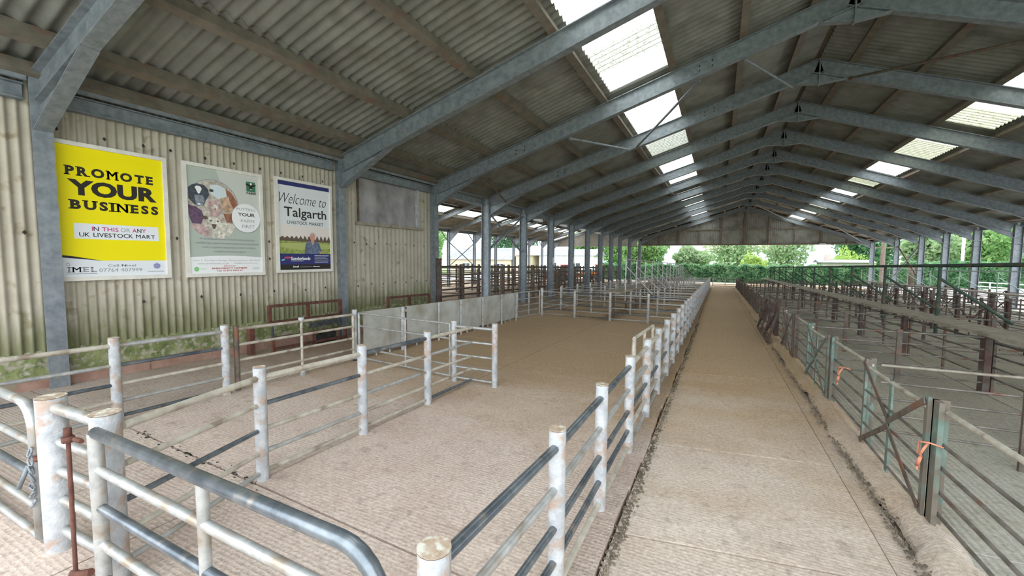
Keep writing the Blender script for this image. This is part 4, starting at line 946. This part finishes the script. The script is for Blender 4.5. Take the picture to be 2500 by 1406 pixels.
g = G().add([(X2-.4, 47.4, 3.0), (XL-.5, 47.4, 3.0), (XL-.5, 47.4, 3.95), (XR2, 47.4, 5.2), (X2-.4, 47.4, 3.7)], [(0, 1, 2, 3, 4)])
wf2 = struct('wall_cattle_shed_gable', g, 'render_cream')
wf2.data.materials[0] = MATS['concrete_wall']
for a, b in (((X2-.14, 25.6, .9), (X2-.14, 29.2, 2.7)), ((X2+.14, 25.6, 2.7), (X2+.14, 29.2, .9))):
    brace(a, b, .035, 'galv', 'thin %s cross brace on the far side of the cattle shed' % ('rising' if a[2] < b[2] else 'falling'))
# tall cattle pens
def tall_row(p, q, n, h, lab, m='dark_steel', rails=6):
    t = thing('cattle_pen_fence', at(p[0], p[1], 0), lab, 'fence', 'tall fences of the cattle shed')
    for k in range(n+1):
        x, y = lerp(p[0], q[0], k/n), lerp(p[1], q[1], k/n); bar('post', at(x, y, 0), at(x, y, h+.12), .09, .09, m, t)
    for j in range(rails): rod('rail', at(*p, .15+(h-.15)*j/(rails-1)), at(*q, .15+(h-.15)*j/(rails-1)), .024, m if j % 2 else 'pen_rail', t, 6)
for x, lab in ((-9.2, 'tall dark steel fence along the front of the cattle shed'), (-11.6, 'tall dark steel fence along the cattle shed race'), (-14.2, 'tall dark steel fence in the middle of the cattle shed')):
    tall_row((x, 12.6), (x, 44.6), 18, 1.55, lab)
for k in range(9):
    tall_row((-9.3, 14.3+3.7*k), (-11.5, 14.3+3.7*k), 1, 1.5, 'tall dark steel cross fence beside the race, %s past the crush' % ORD[k], rails=5)
    tall_row((-11.72, 14.6+3.7*k), (-14.08, 14.6+3.7*k), 1, 1.5, 'tall dark steel cross fence behind the race, %s past the crush' % ORD[k], rails=5)
for k in range(6): tall_row((-8.0, 15.4+3.35*k), (-9.1, 15.4+3.35*k), 1, 1.35, 'short dark steel fence between shed columns and cattle pens, %s past the wall end' % ORD[k], rails=5)
# crush and vehicle glimpsed between the columns
t = thing('cattle_crush', at(-10.4, 12.4, 0), 'dark red cattle crush behind the wall end column', 'crush')
for x in (-10.9, -9.9):
    for y in (11.9, 13.5): bar('upright', at(x, y, 0), at(x, y, 1.95), .08, .08, 'maroon', t)
    local(G().box((x-.02, 12.0, gz(12.5)+.5), (x+.02, 13.4, gz(12.5)+1.75)), 'side_panel', 'maroon', t)
for y in (11.9, 13.5): bar('top_bar', at(-10.9, y, 1.95), at(-9.9, y, 1.95), .06, .06, 'maroon', t)
local(G().tube([at(-10.9, 11.9, 1.95), at(-10.8, 11.9, 2.15), at(-10.0, 11.9, 2.15), at(-9.9, 11.9, 1.95)], .025, 8), 'head_hoop', 'galv', t)
def loader(x, y, m, lab, sc=1.):
    z = gz(y)-.05; t = thing('loader', (x, y, z), lab, 'loader')
    local(G().box((x-1.5*sc, y-.7, z+.55), (x+.6*sc, y+.7, z+1.25*sc)), 'body', m, t)
    local(G().prism([(x+.0, y-.65, z+1.25*sc), (x+.9*sc, y-.65, z+1.25*sc), (x+.75*sc, y-.65, z+2.3*sc), (x+.1, y-.65, z+2.3*sc)][::-1], (0, 1.3, 0)), 'cab', 'glass_dark', t)
    local(G().box((x+.02, y-.7, z+2.3*sc), (x+.85*sc, y+.7, z+2.42*sc)), 'roof', m, t); local(G().tube([(x-1.3*sc, y-.6, z+1.2), (x-2.4*sc, y-.6, z+.7)], .09, 8).box((x-2.9*sc, y-.9, z+.3), (x-2.3*sc, y+.9, z+.8)), 'bucket', m, t)
    for dx in (-1.1*sc, .5*sc):
        for sy in (-.75, .75): local(G().tube([(x+dx, y+sy-.12, z+.5*sc), (x+dx, y+sy+.12, z+.5*sc)], .5*sc, 16), 'wheel', 'black_rubber', t)
    return t
loader(-13.4, 50.6, 'orange_paint', 'orange loader parked in the yard beyond the cattle shed', .8)
loader(-15.9, 45.4, 'red_paint', 'dark red loader standing inside the cattle shed', .75)
for k, y in enumerate((FR[4], FR[5], FR[6], FR[7])):
    t = thing('flood_light', (XL+.35, y+.1, 3.35), 'small white flood light on the %s open column past the wall end' % ORD[k+1], 'light', 'flood lights along the valley')
    local(G().prism([(XL+.25, y+.1, 3.38), (XL+.25, y+.1, 3.30), (XL+.62, y+.1, 3.22), (XL+.62, y+.1, 3.34)], (0, .22, 0)), 'housing', 'render_white', t); bar('bracket', (XL+.02, y+.2, 3.40), (XL+.3, y+.2, 3.36), .03, .03, 'galv', t)
for y in (FR[5]+.13, FR[6]+.13):
    t = thing('notice', (XL+.02, y-.05, 1.5), 'small white notice on the %s column past the wall end' % ('third' if y < FR[5]+.5 else 'fourth'), 'sign', 'notices on the columns'); local(G().box((XL+.004, y-.22, 1.35), (XL+.012, y-.02, 1.70)), 'sheet', 'ink_white_ink', t)
    for z in (1.38, 1.67): local(G().tube([(XL+.012, y-.12, z), (XL+.018, y-.12, z)], .012, 6), 'screw', 'galv', t)

# ================================================================== outdoors
def leaves(center, rad, n, size, mat, name, parent, flat_=.8, hollow=.35):
    c = np.array(center); d = rng.normal(size=(n, 3)); d /= np.linalg.norm(d, axis=1)[:, None]
    r = (hollow+(1-hollow)*rng.random(n)**.5)[:, None]
    # lumpy crown
    lump = 1+.18*np.sin(d[:, :1]*5+center[0])+.15*np.sin(d[:, 1:2]*6+center[1])+.12*np.sin(d[:, 2:]*7)
    P = c+d*r*lump*np.array(rad)
    a = rng.normal(size=(n, 3)); a /= np.linalg.norm(a, axis=1)[:, None]; b = np.cross(a, rng.normal(size=(n, 3))); b /= np.linalg.norm(b, axis=1)[:, None]
    s = (size*rng.uniform(.6, 1.4, n))[:, None]
    V = np.stack([P-a*s, P-b*s*.55, P+a*s, P+b*s*.55], 1).reshape(-1, 3)
    w = wpos(parent); V -= np.array([w.x, w.y, w.z])
    me = bpy.data.meshes.new(name); me.vertices.add(4*n); me.vertices.foreach_set('co', V.ravel())
    me.loops.add(4*n); me.loops.foreach_set('vertex_index', np.arange(4*n)); me.polygons.add(n)
    me.polygons.foreach_set('loop_start', np.arange(0, 4*n, 4)); me.polygons.foreach_set('loop_total', np.full(n, 4))
    me.materials.append(MATS[mat]); me.update(); me.validate()
    return put(name, me, parent, kind='stuff')
def tree(x, y, h, rx, rz_, mat, lab, n=3500, size=.28, trunks=1, low=.3, sparse=.35, grp='trees beyond the market'):
    z0 = -1.25-.006*y; t = thing('tree', (x, y, z0), lab, 'tree', grp)
    for k in range(trunks):
        dx = (k-.5*(trunks-1))*.9; ctop = z0+h*.72
        local(G().tube([(x+dx, y, z0), (x+dx*1.1+.1, y, z0+h*.35), (x+dx*1.5-.1, y, ctop)], [.22, .17, .06], 8), 'trunk', 'bark', t)
        for q in range(4):
            a = q*1.6+k; zz = z0+h*(.35+.1*q)
            local(G().tube([(x+dx*1.2, y, zz), (x+dx*1.2+rx*.6*math.cos(a), y+rx*.5*math.sin(a), zz+h*.2)], [.08, .03], 6), 'branch', 'bark', t)
    leaves((x, y, z0+h*low+h*(1-low)*.5), (rx, rx*.8, rz_), n, size, mat, 'foliage', t, hollow=sparse)
def hedge(p, q, h, wd, lab, mat, n):
    t = thing('hedge', (p[0], p[1], -1.1), lab, 'hedge'); w = wpos(t)
    z0 = -1.15-.0*p[1]
    u = rng.random(n); f = rng.uniform(-1, 1, n); v = rng.random(n)
    face = rng.random(n)
    base = np.stack([p[0]+(q[0]-p[0])*u, p[1]+(q[1]-p[1])*u, np.full(n, 0.)], 1)
    top = h*(1+.05*np.sin(u*60)+.04*np.sin(u*143))
    off = np.where(face < .6, -wd*(.85+.2*rng.random(n)), f*wd); zz = np.where(face < .6, v*top, top*(.9+.12*rng.random(n)))
    dirv = np.array([q[0]-p[0], q[1]-p[1]]); dirv = dirv/np.linalg.norm(dirv); nrm = np.array([-dirv[1], dirv[0]])
    P = base+np.stack([nrm[0]*off, nrm[1]*off, z0+zz], 1)
    a = rng.normal(size=(n, 3)); a /= np.linalg.norm(a, axis=1)[:, None]; b = np.cross(a, rng.normal(size=(n, 3))); b /= np.linalg.norm(b, axis=1)[:, None]
    s = (.16*rng.uniform(.6, 1.5, n))[:, None]
    V = np.stack([P-a*s, P-b*s*.6, P+a*s, P+b*s*.6], 1).reshape(-1, 3) - np.array([w.x, w.y, w.z])
    me = bpy.data.meshes.new('foliage'); me.vertices.add(4*n); me.vertices.foreach_set('co', V.ravel()); me.loops.add(4*n); me.loops.foreach_set('vertex_index', np.arange(4*n)); me.polygons.add(n)
    me.polygons.foreach_set('loop_start', np.arange(0, 4*n, 4)); me.polygons.foreach_set('loop_total', np.full(n, 4)); me.materials.append(MATS[mat]); me.update(); me.validate()
    put('foliage', me, t, kind='stuff')
    # woody core keeps it opaque
    m = Vector((nrm[0], nrm[1], 0))*wd*.75; A = Vector((p[0], p[1], z0)); B = Vector((q[0], q[1], z0))
    local(G().prism([A-m, A+m, A+m+Vector((0, 0, h*.88)), A-m+Vector((0, 0, h*.88))], B-A), 'woody_core', 'bark', t)
hedge((-14, 55.5), (17, 57.0), 2.05, .9, 'clipped green hedge along the yard beyond the gable', 'leaf_hedge', 18000)
hedge((17.5, 57.0), (36, 62.5), 2.5, 1.0, 'clipped green hedge beyond the bright yard beside the columns', 'leaf_hedge', 14000)
for a in ((-9.8, 60.5, 6.8, 3.0, 2.6, 'leaf_mid', 'broad mid green tree behind the left end of the hedge', 5000, .24), (-14.6, 72, 8.5, 3.4, 3.0, 'leaf_mid', 'broad mid green tree behind the cattle shed gable', 5000, .26),
          (-3.6, 61.5, 5.2, 2.4, 1.7, 'leaf_pale', 'pale green shrubby tree behind the hedge', 3200, .22), (1.6, 67, 7.5, 3.6, 2.8, 'leaf_pale', 'thin crowned pale tree in front of the white house', 2400, .22),
          (8.0, 68, 7.0, 3.0, 2.8, 'leaf_pale', 'thin crowned pale tree beside the white house', 2200, .22), (20.5, 84, 8.8, 4.0, 3.8, 'leaf_dark', 'dark rounded tree beyond the hedge near the right eave', 5000, .32),
          (21.8, 66.5, 7.0, 2.6, 2.9, 'leaf_pale', 'pale yellow green tree seen between the right columns', 4200, .24), (27.6, 70.5, 8.2, 3.0, 3.4, 'leaf_mid', 'mid green tree seen between the right columns', 4500, .26),
          (34.6, 78, 10.5, 3.6, 4.4, 'leaf_dark', 'tall dark tree beside the slate roofed house', 4500, .3), (31.2, 66.5, 4.8, 1.7, 1.7, 'leaf_pale', 'pale bushy tree in front of the slate roofed house', 2600, .2),
          (-23, 82, 11, 4.6, 4.6, 'leaf_mid', 'tall green tree behind the white bungalow', 5000, .34), (-38, 80, 12, 5.2, 5.0, 'leaf_dark', 'tall dark tree behind the cream building', 5000, .36),
          (-50, 64, 10, 5.0, 4.6, 'leaf_mid', 'broad green tree seen past the cattle shed columns', 4500, .36), (-54, 46, 10, 5.0, 4.6, 'leaf_pale', 'broad pale tree seen past the cattle shed columns', 4500, .36)):
    tree(*a[:7], n=a[7], size=a[8], trunks=2 if 'thin' in a[6] else 1, sparse=.1 if 'thin' in a[6] else .35, low=.25)
def bush(x, y, r, h, mat, lab):
    t = thing('bush', (x, y, -1.2), lab, 'bush'); leaves((x, y, -1.2+h*.5), (r, r*.8, h*.5), 1800, .17, mat, 'foliage', t)
    for k in range(4): local(G().tube([(x+.1*k-.15, y, -1.25), (x+.3*k-.45, y, -1.2+h*.6)], .03, 6), 'stem', 'bark', t)
bush(3.55, 59.6, 1.3, 3.6, 'leaf_lime', 'bright lime green bush standing up through the hedge'); bush(15.4, 71, 2.2, 4.2, 'leaf_lime', 'wide yellow green bush behind the grey hut')
def house(x0, x1, y0, y1, h, rh, wall, roof, lab, wins, axis='x', dh=.4):
    z0 = -1.3-.003*y0; t = thing('house', ((x0+x1)/2, y0, z0), lab, 'house')
    local(G().box((x0, y0, z0), (x1, y1, z0+h)), 'wall', wall, t)
    ym = (y0+y1)/2; xm = (x0+x1)/2
    if axis == 'x': local(G().prism([(x0-dh, y0-dh, z0+h-.05), (x0-dh, y1+dh, z0+h-.05), (x0-dh, ym, z0+h+rh)], (x1-x0+2*dh, 0, 0)), 'roof', roof, t)
    else: local(G().prism([(x0-dh, y0-dh, z0+h-.05), (x1+dh, y0-dh, z0+h-.05), (xm, y0-dh, z0+h+rh)][::-1], (0, y1-y0+2*dh, 0)), 'roof', roof, t); 
    if axis != 'x': local(G().prism([(x0, y0-dh-.02, z0+h), (x1, y0-dh-.02, z0+h), (xm, y0-dh-.02, z0+h+rh*.9)][::-1], (0, .015, 0)), 'gable', wall, t)
    for wx, wz, ww, wh in wins:
        f = local(G().box((wx, y0-.06, z0+wz), (wx+ww, y0-.01, z0+wz+wh)), 'window', 'render_white' if wall != 'render_white' else 'frame_white', t)
        for q in (0, 1): local(G().box((wx+.08+q*ww/2, y0-.08, z0+wz+.08), (wx+ww/2-.05+q*ww/2, y0-.061, z0+wz+wh-.08)), 'pane', 'glass_dark', f)
    local(G().box((x0+.6, ym-.3, z0+h+rh*.5), (x0+1.2, ym+.3, z0+h+rh+.6)), 'chimney', 'tile_red', t)
house(-25.5, -16.8, 62, 68, 3.6, 1.0, 'render_white', 'slate', 'long white bungalow beyond the cattle shed', [(-20.4, 1.3, 1.6, 1.2), (-24.0, 1.3, 1.4, 1.2)])
house(-41, -29.5, 60, 68, 2.9, 1.9, 'render_cream', 'slate', 'cream building with a grey slate roof beyond the cattle shed', [(-38.5, 1.2, 1.5, 1.1), (-34.5, 1.2, 1.5, 1.1), (-32, 1.2, 1.2, 1.1)])
house(-28.6, -26.4, 60, 66, 3.6, 1.6, 'render_cream', 'tile_red', 'small cream gabled building beside the white bungalow', [(-28.1, 1.4, 1.3, 1.1)], 'y')
house(-3, 9, 76, 84, 4.6, 2.2, 'render_white', 'tile_red', 'white house with a red roof behind the thin crowned trees', [(-1, 1.4, 1.4, 1.3), (3, 1.4, 1.4, 1.3), (6, 1.4, 1.4, 1.3)])
house(11.5, 16.5, 65, 68, 2.9, .3, 'concrete_wall', 'slate', 'flat roofed grey hut beyond the hedge', [(12.2, 1.2, 1, 1), (14.4, 1.2, 1, 1)])
house(38.5, 46, 86, 93, 6.2, 2.8, 'concrete_wall', 'slate', 'grey house with a slate roof behind the trees', [(39.5, 1.6, 1.4, 1.3), (42.5, 1.6, 1.4, 1.3)])
house(24, 30, 92, 98, 4.6, 2.4, 'render_white', 'slate', 'white house with a dark roof far beyond the hedge', [(25.5, 1.6, 1.4, 1.3), (28, 1.6, 1.2, 1.3)], 'y')
t = thing('lamp_pole', (23.4, 62.2, -1.2), 'tall white pole standing behind the yard hedge', 'pole'); rod('shaft', (23.4, 62.2, -1.2), (23.4, 62.2, 4.6), .14, 'render_white', t, 10); bar('arm', (23.4, 62.2, .9), (24.5, 62.2, .9), .06, .06, 'render_white', t)
t = thing('telegraph_pole', (14.6, 54.3, -1.1), 'dark wooden telegraph pole behind the last right column', 'pole'); rod('shaft', (14.6, 54.3, -1.1), (14.6, 54.3, 3.6), .2, 'dark_steel', t, 10); bar('cross_arm', (13.9, 54.3, 2.9), (15.3, 54.3, 2.9), .08, .1, 'bark', t)
g = G(); vv = []; nh = 60
for k in range(nh+1):
    a = -1.1+2.5*k/nh; d = 620; zt = 34+10*math.sin(k*.21+1)+5*math.sin(k*.5)
    vv += [(d*math.sin(a), d*math.cos(a), -8), (d*math.sin(a)*1.1, d*math.cos(a)*1.1, zt)]
g.add(vv, [(2*k, 2*k+2, 2*k+3, 2*k+1) for k in range(nh)], True); struct('ground_hills', g, 'hill')
